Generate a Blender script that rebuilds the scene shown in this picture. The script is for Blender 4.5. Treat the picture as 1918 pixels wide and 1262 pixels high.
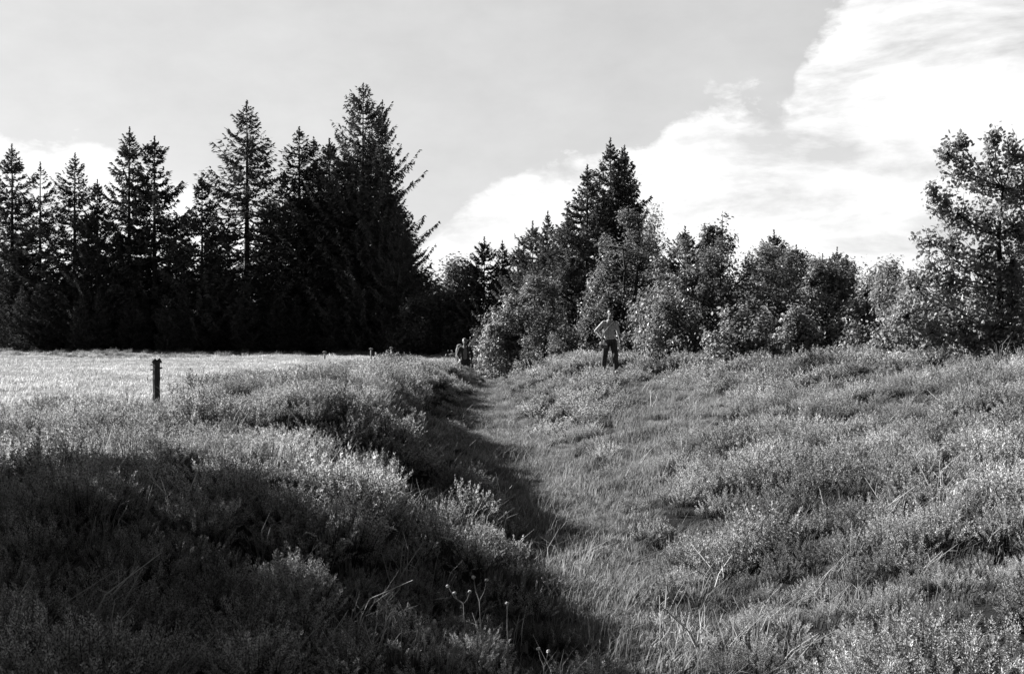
import bpy, bmesh, math, random
import numpy as np
from mathutils import Vector, Matrix, noise as mnoise
C = bpy.context
S = C.scene
for o in list(bpy.data.objects): bpy.data.objects.remove(o)
R = math.radians
EYE = 1.70          # height of the lens above the datum of the meadow
F = 2500.0          # focal length in photograph pixels (1918 wide)
# ------------------------------------------------------------------ camera
cam = bpy.data.cameras.new('camera'); co = bpy.data.objects.new('camera', cam)
S.collection.objects.link(co); S.camera = co
cam.sensor_width = 36; cam.lens = F / 1918 * 36; cam.clip_end = 6000; cam.clip_start = 0.05
co.location = (0, 0, EYE); co.rotation_euler = (R(90) + math.atan(9 / F) * 1, 0, 0)
# ------------------------------------------------------------------ light
SUN_AZ, SUN_EL = R(-60), R(25)      # azimuth from +Y, negative = left
sd = Vector((math.sin(SUN_AZ) * math.cos(SUN_EL), math.cos(SUN_AZ) * math.cos(SUN_EL), math.sin(SUN_EL)))
sl = bpy.data.lights.new('sun', 'SUN'); sl.energy = 5.0; sl.angle = R(0.5); sl.color = (1, 0.995, 0.99)
so = bpy.data.objects.new('sun', sl); S.collection.objects.link(so)
so.rotation_euler = sd.to_track_quat('Z', 'Y').to_euler(); so.location = (-40, 20, 40)
S.view_settings.view_transform = 'Standard'; S.view_settings.look = 'None'
S.view_settings.gamma = 1; S.view_settings.exposure = 1.75
w = bpy.data.worlds.new('World'); S.world = w; w.use_nodes = True
nt = w.node_tree; nt.nodes.clear(); N = nt.nodes; L = nt.links
def mth(nt, op, a, b=None, c=None, clamp=False):
    n = nt.nodes.new('ShaderNodeMath'); n.operation = op; n.use_clamp = clamp
    for i, v in enumerate((a, b, c)):
        if v is None: continue
        if hasattr(v, 'is_output'): nt.links.new(v, n.inputs[i])
        else: n.inputs[i].default_value = v
    return n.outputs[0]
sky = N.new('ShaderNodeTexSky'); sky.sky_type = 'NISHITA'; sky.sun_disc = False
sky.sun_elevation = SUN_EL; sky.sun_rotation = SUN_AZ; sky.air_density = 1.0; sky.dust_density = 1.0; sky.ozone_density = 1
bw = N.new('ShaderNodeRGBToBW'); L.new(sky.outputs[0], bw.inputs[0])
tc = N.new('ShaderNodeTexCoord'); sx = N.new('ShaderNodeSeparateXYZ'); L.new(tc.outputs['Generated'], sx.inputs[0])
az = mth(nt, 'ARCTAN2', sx.outputs[0], sx.outputs[1])
el = mth(nt, 'ARCSINE', sx.outputs[2])
def noise(nt, vec, scale, detail=6, rough=.55, dist=0):
    n = nt.nodes.new('ShaderNodeTexNoise'); n.inputs['Scale'].default_value = scale
    n.inputs['Detail'].default_value = detail; n.inputs['Roughness'].default_value = rough
    n.inputs['Distortion'].default_value = dist
    if vec is not None: nt.links.new(vec, n.inputs['Vector'])
    return n.outputs['Fac']
cv = N.new('ShaderNodeCombineXYZ'); L.new(az, cv.inputs[0]); L.new(mth(nt, 'MULTIPLY', el, 1.8), cv.inputs[1])
n1 = noise(nt, cv.outputs[0], 9, 9, .6)
n2 = noise(nt, cv.outputs[0], 22, 6, .6, .4)
cs = N.new('ShaderNodeCombineXYZ'); L.new(az, cs.inputs[0]); L.new(mth(nt, 'MULTIPLY', el, 3.2), cs.inputs[1])
n3 = noise(nt, cs.outputs[0], 7, 7, .6, .3)
# top edge of the cloud bank, azimuth -> elevation
crv = N.new('ShaderNodeFloatCurve'); m = crv.mapping; c0 = m.curves[0]
def azf(px): return (math.atan((px - 959) / F) / 1.2 + .5)
def elf(py): return math.atan((640 - py) / F) / .5
pts = [(-1500, 420), (-400, 300), (20, 285), (110, 300), (180, 270), (240, 335), (420, 420), (770, 500), (860, 400), (1000, 315), (1120, 285),
       (1210, 285), (1330, 215), (1470, 225), (1500, 130), (1540, 60), (1620, -40), (1900, -250), (2600, -400)]
for i, (a, b) in enumerate(pts):
    x, y = azf(a), elf(b)
    if i < 2: c0.points[i].location = (x, y)
    else: c0.points.new(x, y)
for p in c0.points: p.handle_type = 'VECTOR'
m.use_clip = False; m.update()
L.new(mth(nt, 'MULTIPLY_ADD', az, 1 / 1.2, .5), crv.inputs['Value'])
bound = mth(nt, 'MULTIPLY', crv.outputs[0], .5)
dd = mth(nt, 'SUBTRACT', bound, el)
dd = mth(nt, 'ADD', dd, mth(nt, 'MULTIPLY', mth(nt, 'SUBTRACT', n1, .5), .10))
dd = mth(nt, 'ADD', dd, mth(nt, 'MULTIPLY', mth(nt, 'SUBTRACT', n2, .5), .05))
mask = mth(nt, 'MULTIPLY_ADD', dd, 75, .4, clamp=True)
gap = mth(nt, 'MULTIPLY_ADD', mth(nt, 'SUBTRACT', n3, .47), 6, 0, clamp=True)      # thin grey patches inside the bank
mask = mth(nt, 'MULTIPLY', mask, mth(nt, 'SUBTRACT', 1, mth(nt, 'MULTIPLY', gap, .9)))
# clear sky: flattened Nishita; clouds brighter
dot = mth(nt, 'ADD', mth(nt, 'MULTIPLY', sx.outputs[0], -.30), mth(nt, 'MULTIPLY_ADD', sx.outputs[1], .94, mth(nt, 'MULTIPLY', sx.outputs[2], .15)))
fall = mth(nt, 'MULTIPLY_ADD', mth(nt, 'SMOOTH_MIN', mth(nt, 'MULTIPLY_ADD', dot, 1.7, -.5, clamp=True), .93, .1), 1.0, .02)   # bright hazy sky towards the sun side, deep clear sky behind and overhead
base = mth(nt, 'MULTIPLY', fall, mth(nt, 'MULTIPLY_ADD', mth(nt, 'POWER', bw.outputs[0], .5), .35, 2.0))
base = mth(nt, 'ADD', mth(nt, 'MULTIPLY', base, .65), mth(nt, 'MULTIPLY', bw.outputs[0], .10))
wisp = mth(nt, 'MULTIPLY_ADD', mth(nt, 'SUBTRACT', n1, .5), .35, 1.0)
base = mth(nt, 'MULTIPLY', base, wisp)
cl = mth(nt, 'MULTIPLY', mth(nt, 'MULTIPLY_ADD', n2, 1.0, 3.0), mth(nt, 'MULTIPLY_ADD', fall, .9, .1))
mx = N.new('ShaderNodeMix'); mx.data_type = 'FLOAT'
L.new(mask, mx.inputs[0]); L.new(base, mx.inputs[2]); L.new(cl, mx.inputs[3])
bg = N.new('ShaderNodeBackground'); bg.inputs[1].default_value = 0.10
L.new(mx.outputs[0], bg.inputs[0]); ow = N.new('ShaderNodeOutputWorld'); L.new(bg.outputs[0], ow.inputs[0])

# ------------------------------------------------------------------ helpers
def tag(o, label=None, cat=None, group=None, kind=None):
    if label: o['label'] = label
    if cat: o['category'] = cat
    if group: o['group'] = group
    if kind: o['kind'] = kind
    return o
def link(o, parent=None):
    S.collection.objects.link(o)
    if parent: o.parent = parent
    return o
def empty(name, loc, rz=0, scale=1):
    o = link(bpy.data.objects.new(name, None)); o.location = loc; o.rotation_euler = (0, 0, rz)
    o.scale = (scale,) * 3 if not hasattr(scale, '__len__') else scale
    o.empty_display_size = .3
    return o
def make_mesh(name, V, faces, mat=None, smooth=False, attrs=None):
    """V (n,3); faces: list of int arrays (m,k), one array per polygon size"""
    me = bpy.data.meshes.new(name)
    V = np.asarray(V, np.float32)
    me.vertices.add(len(V)); me.vertices.foreach_set('co', V.ravel())
    loops = np.concatenate([f.ravel() for f in faces]).astype(np.int32)
    tot = np.concatenate([np.full(len(f), f.shape[1]) for f in faces]).astype(np.int32)
    st = np.concatenate([[0], np.cumsum(tot)[:-1]]).astype(np.int32)
    me.loops.add(len(loops)); me.loops.foreach_set('vertex_index', loops)
    me.polygons.add(len(tot)); me.polygons.foreach_set('loop_start', st); me.polygons.foreach_set('loop_total', tot)
    me.polygons.foreach_set('use_smooth', np.full(len(tot), smooth))
    for k, a in (attrs or {}).items():
        at = me.attributes.new(k, 'FLOAT', 'POINT'); at.data.foreach_set('value', np.asarray(a, np.float32))
    me.update(calc_edges=True); me.validate()
    if mat: me.materials.append(mat)
    return me
def mobj(name, me, parent=None, loc=(0, 0, 0)):
    o = bpy.data.objects.new(name, me); link(o, parent); o.location = loc
    return o
class TB:
    """collects tubes as one mesh"""
    def __init__(s): s.V = []; s.Q = []; s.n = 0
    def tube(s, P, rad, k=6, cap=True):
        P = np.asarray(P, float); n = len(P)
        rad = np.full(n, rad) if np.isscalar(rad) else np.asarray(rad, float)
        T = np.gradient(P, axis=0); T /= np.linalg.norm(T, axis=1)[:, None] + 1e-9
        ref = np.array([0, 0, 1.]) if abs(T[0][2]) < .9 else np.array([1., 0, 0])
        A = np.cross(T, ref); A /= np.linalg.norm(A, axis=1)[:, None] + 1e-9
        B = np.cross(T, A)
        th = np.arange(k) / k * 2 * math.pi
        ring = P[:, None] + rad[:, None, None] * (np.cos(th)[None, :, None] * A[:, None] + np.sin(th)[None, :, None] * B[:, None])
        s.V.append(ring.reshape(-1, 3))
        i = np.arange(n - 1)[:, None] * k + np.arange(k)[None]; j = np.arange(n - 1)[:, None] * k + (np.arange(k)[None] + 1) % k
        q = np.stack([i, j, j + k, i + k], -1).reshape(-1, 4) + s.n
        s.Q.append(q); s.n += n * k
        if cap:
            for e, ringi in ((0, 0), (1, n - 1)):
                s.V.append(P[ringi][None]); c = s.n; s.n += 1
                base = c - (n * k if e == 0 else n * k + 1)
                a = base + ringi * k + np.arange(k); b = base + ringi * k + (np.arange(k) + 1) % k
                s.Q.append(np.stack([a, b, np.full(k, c), np.full(k, c)], -1))
    def mesh(s, name, mat, smooth=True):
        V = np.concatenate(s.V); Q = np.concatenate(s.Q)
        tri = Q[:, 2] == Q[:, 3]
        fs = []
        if (~tri).any(): fs.append(Q[~tri])
        if tri.any(): fs.append(Q[tri][:, :3])
        return make_mesh(name, V, fs, mat, smooth)
def P(px, py, d):
    return Vector(((px - 959) / F * d, d, EYE + (640 - py) / F * d))

# ------------------------------------------------------------------ terrain
DX = np.array([-60, 4, 8, 10, 13, 20, 30, 40, 55, 70, 90, 130, 400.])
XC = np.array([.9, .8, .62, .56, .52, .30, -.55, -.75, -1.9, -3, -4, -6, -6])
rows = {   # distance: [(offset from the ditch line, height relative to the lens)...]
 -60: [(-60, -1.6), (-6, -1.7), (-1.5, -1.8), (-.8, -2.3), (.6, -2.4), (4, -1.8), (15, -.8), (60, -.6)],
 4: [(-60, -2.2), (-8, -2.2), (-4, -2.25), (-1.6, -2.35), (-.7, -2.5), (-.45, -2.6), (.6, -2.6), (2, -2.6), (4, -2.4), (8, -1.6), (15, -.9), (60, -.6)],
 6.2: [(-60, -1.85), (-7.5, -1.85), (-4.2, -1.85), (-1.5, -2.15), (-.6, -2.38), (-.35, -2.52), (.6, -2.52), (2, -2.4), (4, -2.0), (8, -1.3), (15, -.8), (60, -.6)],
 8: [(-60, -1.6), (-7.5, -1.62), (-5.5, -1.55), (-4.2, -1.48), (-3.4, -1.58), (-1.5, -1.92), (-1.1, -1.95), (-0.6, -2.2), (-0.35, -2.42), (0.6, -2.42), (2, -2.15), (4, -1.7), (8, -1.1), (15, -0.7), (60, -0.6)],
 12: [(-60, -1.6), (-8, -1.6), (-4.9, -1.45), (-3.6, -1.22), (-2.8, -1.2), (-2.2, -1.42), (-1.5, -1.82), (-1.1, -1.86), (-0.6, -2.15), (-0.3, -2.3), (0.6, -2.3), (2, -2.0), (3.6, -1.6), (8, -0.95), (15, -0.6), (60, -0.5)],
 16: [(-60, -1.6), (-8, -1.58), (-5.2, -1.35), (-3.6, -1.02), (-2.9, -0.98), (-2.3, -1.22), (-1.5, -1.75), (-1.1, -1.82), (-0.6, -2.12), (-0.4, -2.2), (0.6, -2.2), (2, -1.88), (4, -1.4), (8, -0.8), (15, -0.5), (60, -0.4)],
 21: [(-60, -1.5), (-8.5, -1.55), (-6.3, -1.48), (-5.2, -1.18), (-3.9, -0.86), (-3.0, -0.78), (-2.4, -0.96), (-1.4, -1.75), (-1.0, -1.82), (-0.6, -2.08), (0.6, -2.08), (2.4, -1.72), (5.5, -1.12), (9, -0.62), (15, -0.4), (60, -0.4)],
 26: [(-60, -1.45), (-9, -1.5), (-6.5, -1.45), (-5.4, -1.0), (-4.2, -.92), (-3.1, -0.88), (-2.4, -0.92), (-1.3, -1.78), (-0.8, -2.0), (0.6, -2.02), (1.8, -1.72), (3, -1.42), (4.8, -1.35), (6.5, -1.0), (9.5, -0.5), (15, -0.4), (60, -0.4)],
 32: [(-60, -1.35), (-8, -1.4), (-5.6, -1.12), (-3.8, -1.02), (-2.8, -0.93), (-2.1, -1.02), (-1.1, -1.75), (-0.7, -1.92), (0.5, -1.95), (1.6, -1.6), (2.6, -1.25), (3.9, -1.25), (5.2, -1.2), (7, -0.75), (10, -0.45), (60, -0.4)],
 39: [(-60, -1.3), (-7, -1.35), (-4.8, -1.05), (-3.2, -1.0), (-2.4, -0.93), (-1.7, -1.05), (-0.9, -1.75), (0.4, -1.9), (1.6, -1.5), (2.6, -1.08), (3.6, -1.0), (4.6, -1.05), (6.4, -0.6), (10, -0.5), (60, -0.4)],
 45: [(-60, -1.3), (-6.5, -1.3), (-4.2, -1.05), (-3, -.93), (-2.2, -.95), (-1.2, -1.5), (.2, -1.75), (1.5, -1.35), (2.6, -.8), (4, -.62), (6, -.6), (12, -.55), (60, -.5)],
 50: [(-60, -1.25), (-5.4, -1.2), (-2.8, -.95), (-1.0, -.92), (-.1, -1.0), (.5, -1.5), (.9, -1.65), (2.2, -1.3), (3.4, -.9), (6, -.7), (12, -.6), (60, -.5)],
 57: [(-60, -1.2), (-5, -1.2), (-2, -1.25), (-.8, -1.5), (1, -1.55), (3, -1.3), (6, -.9), (12, -.8), (60, -.7)],
 75: [(-60, -1.1), (-5, -1.1), (0, -1.2), (6, -1.1), (60, -.9)],
 95: [(-60, -.85), (0, -1.0), (60, -.8)],
 120: [(-60, -.6), (0, -.6), (60, -.6)],
 400: [(-60, .5), (60, .5)], 2000: [(-60, 3), (60, 3)]}
RD = np.array(sorted(rows)); 
UG = np.linspace(-60, 60, 2401)
RP = np.array([np.interp(UG, *zip(*rows[d])) for d in RD])
ker = np.exp(-np.linspace(-2, 2, 13) ** 2); ker /= ker.sum()
RP = np.array([np.convolve(np.pad(r, 6, 'edge'), ker, 'valid') for r in RP])
def fbm(x, y, wl, seed):
    """smooth value noise, vectorised"""
    def h(i, j):
        v = np.sin(i * 127.1 + j * 311.7 + seed * 74.7) * 43758.5453
        return v - np.floor(v)
    x = x / wl; y = y / wl; i = np.floor(x); j = np.floor(y); fx = x - i; fy = y - j
    fx = fx * fx * (3 - 2 * fx); fy = fy * fy * (3 - 2 * fy)
    return (h(i, j) * (1 - fx) * (1 - fy) + h(i + 1, j) * fx * (1 - fy) + h(i, j + 1) * (1 - fx) * fy + h(i + 1, j + 1) * fx * fy) - .5
def height(x, y):
    x = np.asarray(x, float); y = np.asarray(y, float)
    u = np.clip(x - np.interp(y, DX, XC), -59.9, 59.9)
    k = np.clip(np.searchsorted(RD, y) - 1, 0, len(RD) - 2); t = np.clip((y - RD[k]) / (RD[k + 1] - RD[k]), 0, 1)
    t = t * t * (3 - 2 * t) * .5 + t * .5
    ui = (u + 60) / 120 * 2400; i0 = np.clip(ui.astype(int), 0, 2399); f = ui - i0
    a = RP[k, i0] * (1 - f) + RP[k, i0 + 1] * f; b = RP[k + 1, i0] * (1 - f) + RP[k + 1, i0 + 1] * f
    e = a * (1 - t) + b * t
    rough = np.where(np.abs(u) < .8, .35, 1.0) * np.where(u < -8.5, .35, 1)
    e = e + rough * (.24 * fbm(x, y, 2.3, 1) + .22 * fbm(x, y, .95, 2) + .05 * fbm(x, y, .4, 3))
    e = e + .32 * (fbm(x, y, 7, 41) + .5 * fbm(x, y, 2.5, 42)) * np.clip((y - 66) / 15, 0, 1) * np.clip((130 - y) / 20, 0, 1) * (x < 0)
    return e + EYE
def Hz(x, y): return float(height(np.array([x]), np.array([y]))[0])
def graded(segs):
    out = []
    for a, b, s in segs: out += list(np.arange(a, b, s))
    return np.array(out + [segs[-1][1]])
gx = graded([(-1500, -300, 150), (-300, -60, 20), (-60, -14, 1.2), (-14, -8, .3), (-8, 12, .11), (12, 20, .3), (20, 60, 1.2), (60, 300, 20), (300, 1500, 150)])
gy = graded([(-300, -60, 30), (-60, -4, 4), (-4, 5, .4), (5, 25, .11), (25, 60, .25), (60, 130, 1), (130, 400, 10), (400, 2600, 100)])
X, Y = np.meshgrid(gx, gy); Z = height(X, Y)
nx, ny = len(gx), len(gy)
idx = np.arange(nx * ny).reshape(ny, nx)
Q = np.stack([idx[:-1, :-1], idx[:-1, 1:], idx[1:, 1:], idx[1:, :-1]], -1).reshape(-1, 4)
U = X - np.interp(Y, DX, XC)
def fieldmask(x, y):      # 1 on the open meadow left of the bank
    u = x - np.interp(y, DX, XC)
    edge = np.interp(y, [0, 12, 20, 26, 32, 39, 45, 50, 60, 75], [-40, -40, -14, -6.5, -5.9, -5.6, -5.0, -4.2, -3.5, -3]) 
    return np.clip((edge + .8 * fbm(x, y, 1.1, 9) - u) / .8, 0, 1)
def grassmask(x, y):      # 1 on the ditch floor and on the trodden path
    u = x - np.interp(y, DX, XC)
    wl = np.interp(y, [5, 12, 20, 32, 45, 60], [.35, .4, .85, .9, .7, 1.0]); wr = np.interp(y, [5, 10, 14, 20, 28, 40, 60], [.5, .75, 1.0, 1.3, 1.1, .7, 2])
    m1 = np.clip((np.where(u < 0, wl, wr) + .5 * fbm(x, y, .9, 5) + .5 * fbm(x, y, .35, 6) - np.abs(u)) / .3, 0, 1)
    px = np.interp(y, [14, 18, 22, 26, 30, 34, 39, 46], [.9, 1.6, 2.4, 3.2, 3.6, 3.2, 2.75, 2.6])
    wp = np.interp(y, [14, 18, 24, 27, 31, 34, 42], [.3, .5, 1.0, 1.5, 1.2, .5, .2])
    m2 = np.clip((wp + .6 * fbm(x, y, .8, 7) - np.abs(x - px)) / .3, 0, 1) * (y > 14) * (y < 44)
    return np.maximum(m1, m2)

# ------------------------------------------------------------------ materials
def newmat(name):
    m = bpy.data.materials.new(name); m.use_nodes = True; m.node_tree.nodes.clear(); return m, m.node_tree
def grey(nt, v):
    n = nt.nodes.new('ShaderNodeCombineColor')
    for i in range(3):
        if hasattr(v, 'is_output'): nt.links.new(v, n.inputs[i])
        else: n.inputs[i].default_value = v
    return n.outputs[0]
def leafmat(name, lo, hi, trans=.35, gloss=.0, rough=.45, tip=None, patch=.0):
    """albedo between lo and hi at random per leaf; tip=(attr, factor) brightens the flowering tips"""
    m, nt = newmat(name)
    g = nt.nodes.new('ShaderNodeNewGeometry')
    v = mth(nt, 'MULTIPLY_ADD', g.outputs['Random Per Island'], hi - lo, lo)
    if tip:
        a = nt.nodes.new('ShaderNodeAttribute'); a.attribute_name = 'tip'
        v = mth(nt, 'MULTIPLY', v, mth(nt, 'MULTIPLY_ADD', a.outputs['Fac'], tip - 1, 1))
    oi = nt.nodes.new('ShaderNodeObjectInfo')
    v = mth(nt, 'MULTIPLY', v, mth(nt, 'MULTIPLY_ADD', oi.outputs['Random'], .5, .75))
    if patch:
        n = noise(nt, g.outputs['Position'], .55, 4, .6)
        v = mth(nt, 'MULTIPLY', v, mth(nt, 'MULTIPLY_ADD', mth(nt, 'SUBTRACT', n, .5), patch * 4, 1))
    col = grey(nt, v)
    d = nt.nodes.new('ShaderNodeBsdfDiffuse'); nt.links.new(col, d.inputs[0])
    t = nt.nodes.new('ShaderNodeBsdfTranslucent'); nt.links.new(col, t.inputs[0])
    mx = nt.nodes.new('ShaderNodeMixShader'); mx.inputs[0].default_value = trans
    nt.links.new(d.outputs[0], mx.inputs[1]); nt.links.new(t.outputs[0], mx.inputs[2]); out = mx.outputs[0]
    if gloss:
        gl = nt.nodes.new('ShaderNodeBsdfGlossy'); gl.inputs['Roughness'].default_value = rough
        gl.inputs[0].default_value = (1, 1, 1, 1)
        m2 = nt.nodes.new('ShaderNodeMixShader')
        lw = nt.nodes.new('ShaderNodeLayerWeight'); lw.inputs[0].default_value = .25
        nt.links.new(mth(nt, 'MULTIPLY_ADD', lw.outputs['Fresnel'], gloss, gloss * .25), m2.inputs[0])
        nt.links.new(out, m2.inputs[1]); nt.links.new(gl.outputs[0], m2.inputs[2]); out = m2.outputs[0]
    o = nt.nodes.new('ShaderNodeOutputMaterial'); nt.links.new(out, o.inputs[0])
    return m
def solid(name, lo, hi=None, scale=20, rough=.9, bump=0, stretch=(1, 1, 1)):
    hi = lo * 1.5 if hi is None else hi
    m, nt = newmat(name)
    tcn = nt.nodes.new('ShaderNodeTexCoord'); mp = nt.nodes.new('ShaderNodeMapping'); mp.inputs['Scale'].default_value = stretch
    nt.links.new(tcn.outputs['Object'], mp.inputs[0])
    n = noise(nt, mp.outputs[0], scale, 6, .6)
    v = mth(nt, 'MULTIPLY_ADD', n, hi - lo, lo)
    p = nt.nodes.new('ShaderNodeBsdfPrincipled'); nt.links.new(grey(nt, v), p.inputs['Base Color']); p.inputs['Roughness'].default_value = rough
    if bump:
        b = nt.nodes.new('ShaderNodeBump'); b.inputs['Strength'].default_value = bump; b.inputs['Distance'].default_value = .01
        nt.links.new(n, b.inputs['Height']); nt.links.new(b.outputs[0], p.inputs['Normal'])
    o = nt.nodes.new('ShaderNodeOutputMaterial'); nt.links.new(p.outputs[0], o.inputs[0])
    return m
def ground_mat():
    m, nt = newmat('ground')
    g = nt.nodes.new('ShaderNodeNewGeometry')
    n = noise(nt, g.outputs['Position'], 6, 8, .7); nb = noise(nt, g.outputs['Position'], .8, 5, .6)
    a = nt.nodes.new('ShaderNodeAttribute'); a.attribute_name = 'field'
    b = nt.nodes.new('ShaderNodeAttribute'); b.attribute_name = 'grass'
    soil = mth(nt, 'MULTIPLY_ADD', n, .035, .008)
    gr = mth(nt, 'MULTIPLY_ADD', n, .20, .05)
    fl = mth(nt, 'MULTIPLY', mth(nt, 'MULTIPLY_ADD', n, .26, .10), mth(nt, 'MULTIPLY_ADD', nb, 1.1, .45))
    def mixf(f, x, y):
        q = nt.nodes.new('ShaderNodeMix'); q.data_type = 'FLOAT'; nt.links.new(f, q.inputs[0]); nt.links.new(x, q.inputs[2]); nt.links.new(y, q.inputs[3]); return q.outputs[0]
    v = mixf(b.outputs['Fac'], soil, gr); v = mixf(a.outputs['Fac'], v, fl)
    p = nt.nodes.new('ShaderNodeBsdfDiffuse'); nt.links.new(grey(nt, v), p.inputs[0])
    bp = nt.nodes.new('ShaderNodeBump'); bp.inputs['Distance'].default_value = .08; bp.inputs['Strength'].default_value = .9
    nt.links.new(n, bp.inputs['Height']); nt.links.new(bp.outputs[0], p.inputs['Normal'])
    o = nt.nodes.new('ShaderNodeOutputMaterial'); nt.links.new(p.outputs[0], o.inputs[0])
    return m
M_ground = ground_mat()
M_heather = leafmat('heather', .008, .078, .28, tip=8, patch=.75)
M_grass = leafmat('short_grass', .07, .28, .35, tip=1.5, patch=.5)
M_meadow = leafmat('meadow_grass', .26, .52, .4, tip=1.15, patch=.4)
M_needle = leafmat('spruce_needles', .05, .12, .1)
M_needle2 = leafmat('young_spruce_needles', .06, .15, .15)
M_oak = leafmat('oak_leaves', .09, .28, .5, gloss=.02, rough=.4)
M_young = leafmat('young_oak_leaves', .14, .36, .6, gloss=.03)
M_oak_shade = leafmat('shaded_leaves', .06, .16, .45, gloss=.02, rough=.4)  # darker copy of the oak leaves, shade of the dim bushes put into the colour
M_far = leafmat('distant_leaves', .10, .2, .3)
M_straw = leafmat('straw', .16, .34, .4)
M_bark = solid('bark', .012, .03, 14, bump=.5, stretch=(1, 1, .3))
M_post = solid('weathered_post', .02, .06, 30, bump=.6, stretch=(1, 1, .15))
M_postl = solid('pale_post', .14, .3, 30, bump=.4, stretch=(1, 1, .15))
M_iron = solid('rusted_iron', .02, .04, 60)

g = make_mesh('ground', np.stack([X, Y, Z], -1).reshape(-1, 3), [Q], M_ground, True,
              {'field': np.maximum(fieldmask(X, Y), np.clip((Y - 55) / 10, 0, 1)).ravel(), 'grass': grassmask(X, Y).ravel()})
tag(mobj('ground', g), kind='structure')

# ------------------------------------------------------------------ ground cover (instanced points)
rng = np.random.default_rng(7)
def unit(v): return v / (np.linalg.norm(v, axis=-1, keepdims=True) + 1e-9)
def heather_clump(seed, n=34, rad=.25, hmin=.18, hmax=.42, bits=52, bs=.0108, wide=1.0):
    r = np.random.default_rng(seed); V = []; T = []; tip = []
    ang = r.uniform(0, 2 * math.pi, n); rr = rad * np.sqrt(r.uniform(0, 1, n))
    for k in range(n):
        b = np.array([rr[k] * math.cos(ang[k]) * .55, rr[k] * math.sin(ang[k]) * .55, -.03])
        h = r.uniform(hmin, hmax) * (1 - .35 * (rr[k] / rad) ** 2)
        lean = np.array([math.cos(ang[k]), math.sin(ang[k]), 0]) * rr[k] * .65 + np.append(r.normal(0, .022, 2), 0)
        q0 = r.uniform(.42, .72)                                   # where the flower spike begins
        t = np.concatenate([r.uniform(.15, q0, bits // 5), np.linspace(q0, 1, bits - bits // 5) + r.normal(0, .01, bits - bits // 5)])
        p = b + t[:, None] * np.array([0, 0, h]) + (np.clip(t, 0, 1.1)[:, None] ** 1.6) * lean
        fat = (.004 + .015 * np.sin(np.clip((t - q0 + .1) / (1.15 - q0), 0, 1) * math.pi))[:, None] * wide
        od = r.normal(0, 1, (bits, 3)) * [1, 1, .3]; off = unit(od) * fat * r.uniform(.4, 1.1, (bits, 1))
        d1 = unit(off + np.array([0, 0, .009])) * bs * r.uniform(.8, 1.5, (bits, 1)) * 1.5
        d2 = unit(np.cross(d1, r.normal(0, 1, (bits, 3)))) * bs * .85
        c = p + off
        V.append(np.stack([c - d1 * .5, c + d2 * .5, c + d1 * .6, c - d2 * .5], 1).reshape(-1, 3))
        tip.append(np.repeat(np.clip((t - q0 + .12) / .3, 0, 1), 4))
        # wiry stem
        e = p[-1]; s = np.array([.003, 0, 0])
        V.append(np.array([b - s, b + s, e + s * .3, e - s * .3])); tip.append(np.zeros(4))
    V = np.concatenate(V); Q = np.arange(len(V)).reshape(-1, 4)
    return V, Q, np.concatenate(tip)
def grass_tuft(seed, n=60, rad=.18, hmin=.06, hmax=.16, wd=.004, bend=.5):
    r = np.random.default_rng(seed)
    a = r.uniform(0, 2 * math.pi, n); q = rad * np.sqrt(r.uniform(0, 1, n)); h = r.uniform(hmin, hmax, n)
    b = np.stack([q * np.cos(a), q * np.sin(a), np.full(n, -.02)], 1)
    ba = r.normal(.6, 1.2, n); dr = np.stack([np.cos(ba), np.sin(ba), np.zeros(n)], 1); dv = dr * (h * bend * r.uniform(.2, 1.4, n))[:, None]
    s = np.stack([-np.sin(ba + r.normal(0, .8, n)), np.cos(ba), np.zeros(n)], 1) * wd
    m = b + dv * .3 + np.array([0, 0, 1]) * (h * .6)[:, None]; e = b + dv + np.array([0, 0, 1]) * (h * r.uniform(.6, 1, n))[:, None]
    V = np.stack([b - s, b + s, m + s * .8, m - s * .8, e + s * .15, e - s * .15], 1).reshape(-1, 3)
    i = np.arange(n)[:, None] * 6
    Q = np.concatenate([i + np.array([0, 1, 2, 3]), i + np.array([3, 2, 4, 5])])
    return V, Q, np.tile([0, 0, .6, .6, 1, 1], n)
def proto_coll(name, items, mat):
    c = bpy.data.collections.new(name)
    for k, (V, Q, t) in enumerate(items):
        c.objects.link(bpy.data.objects.new(name, make_mesh(name, V, [Q], mat, False, {'tip': t})))
    return c
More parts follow.
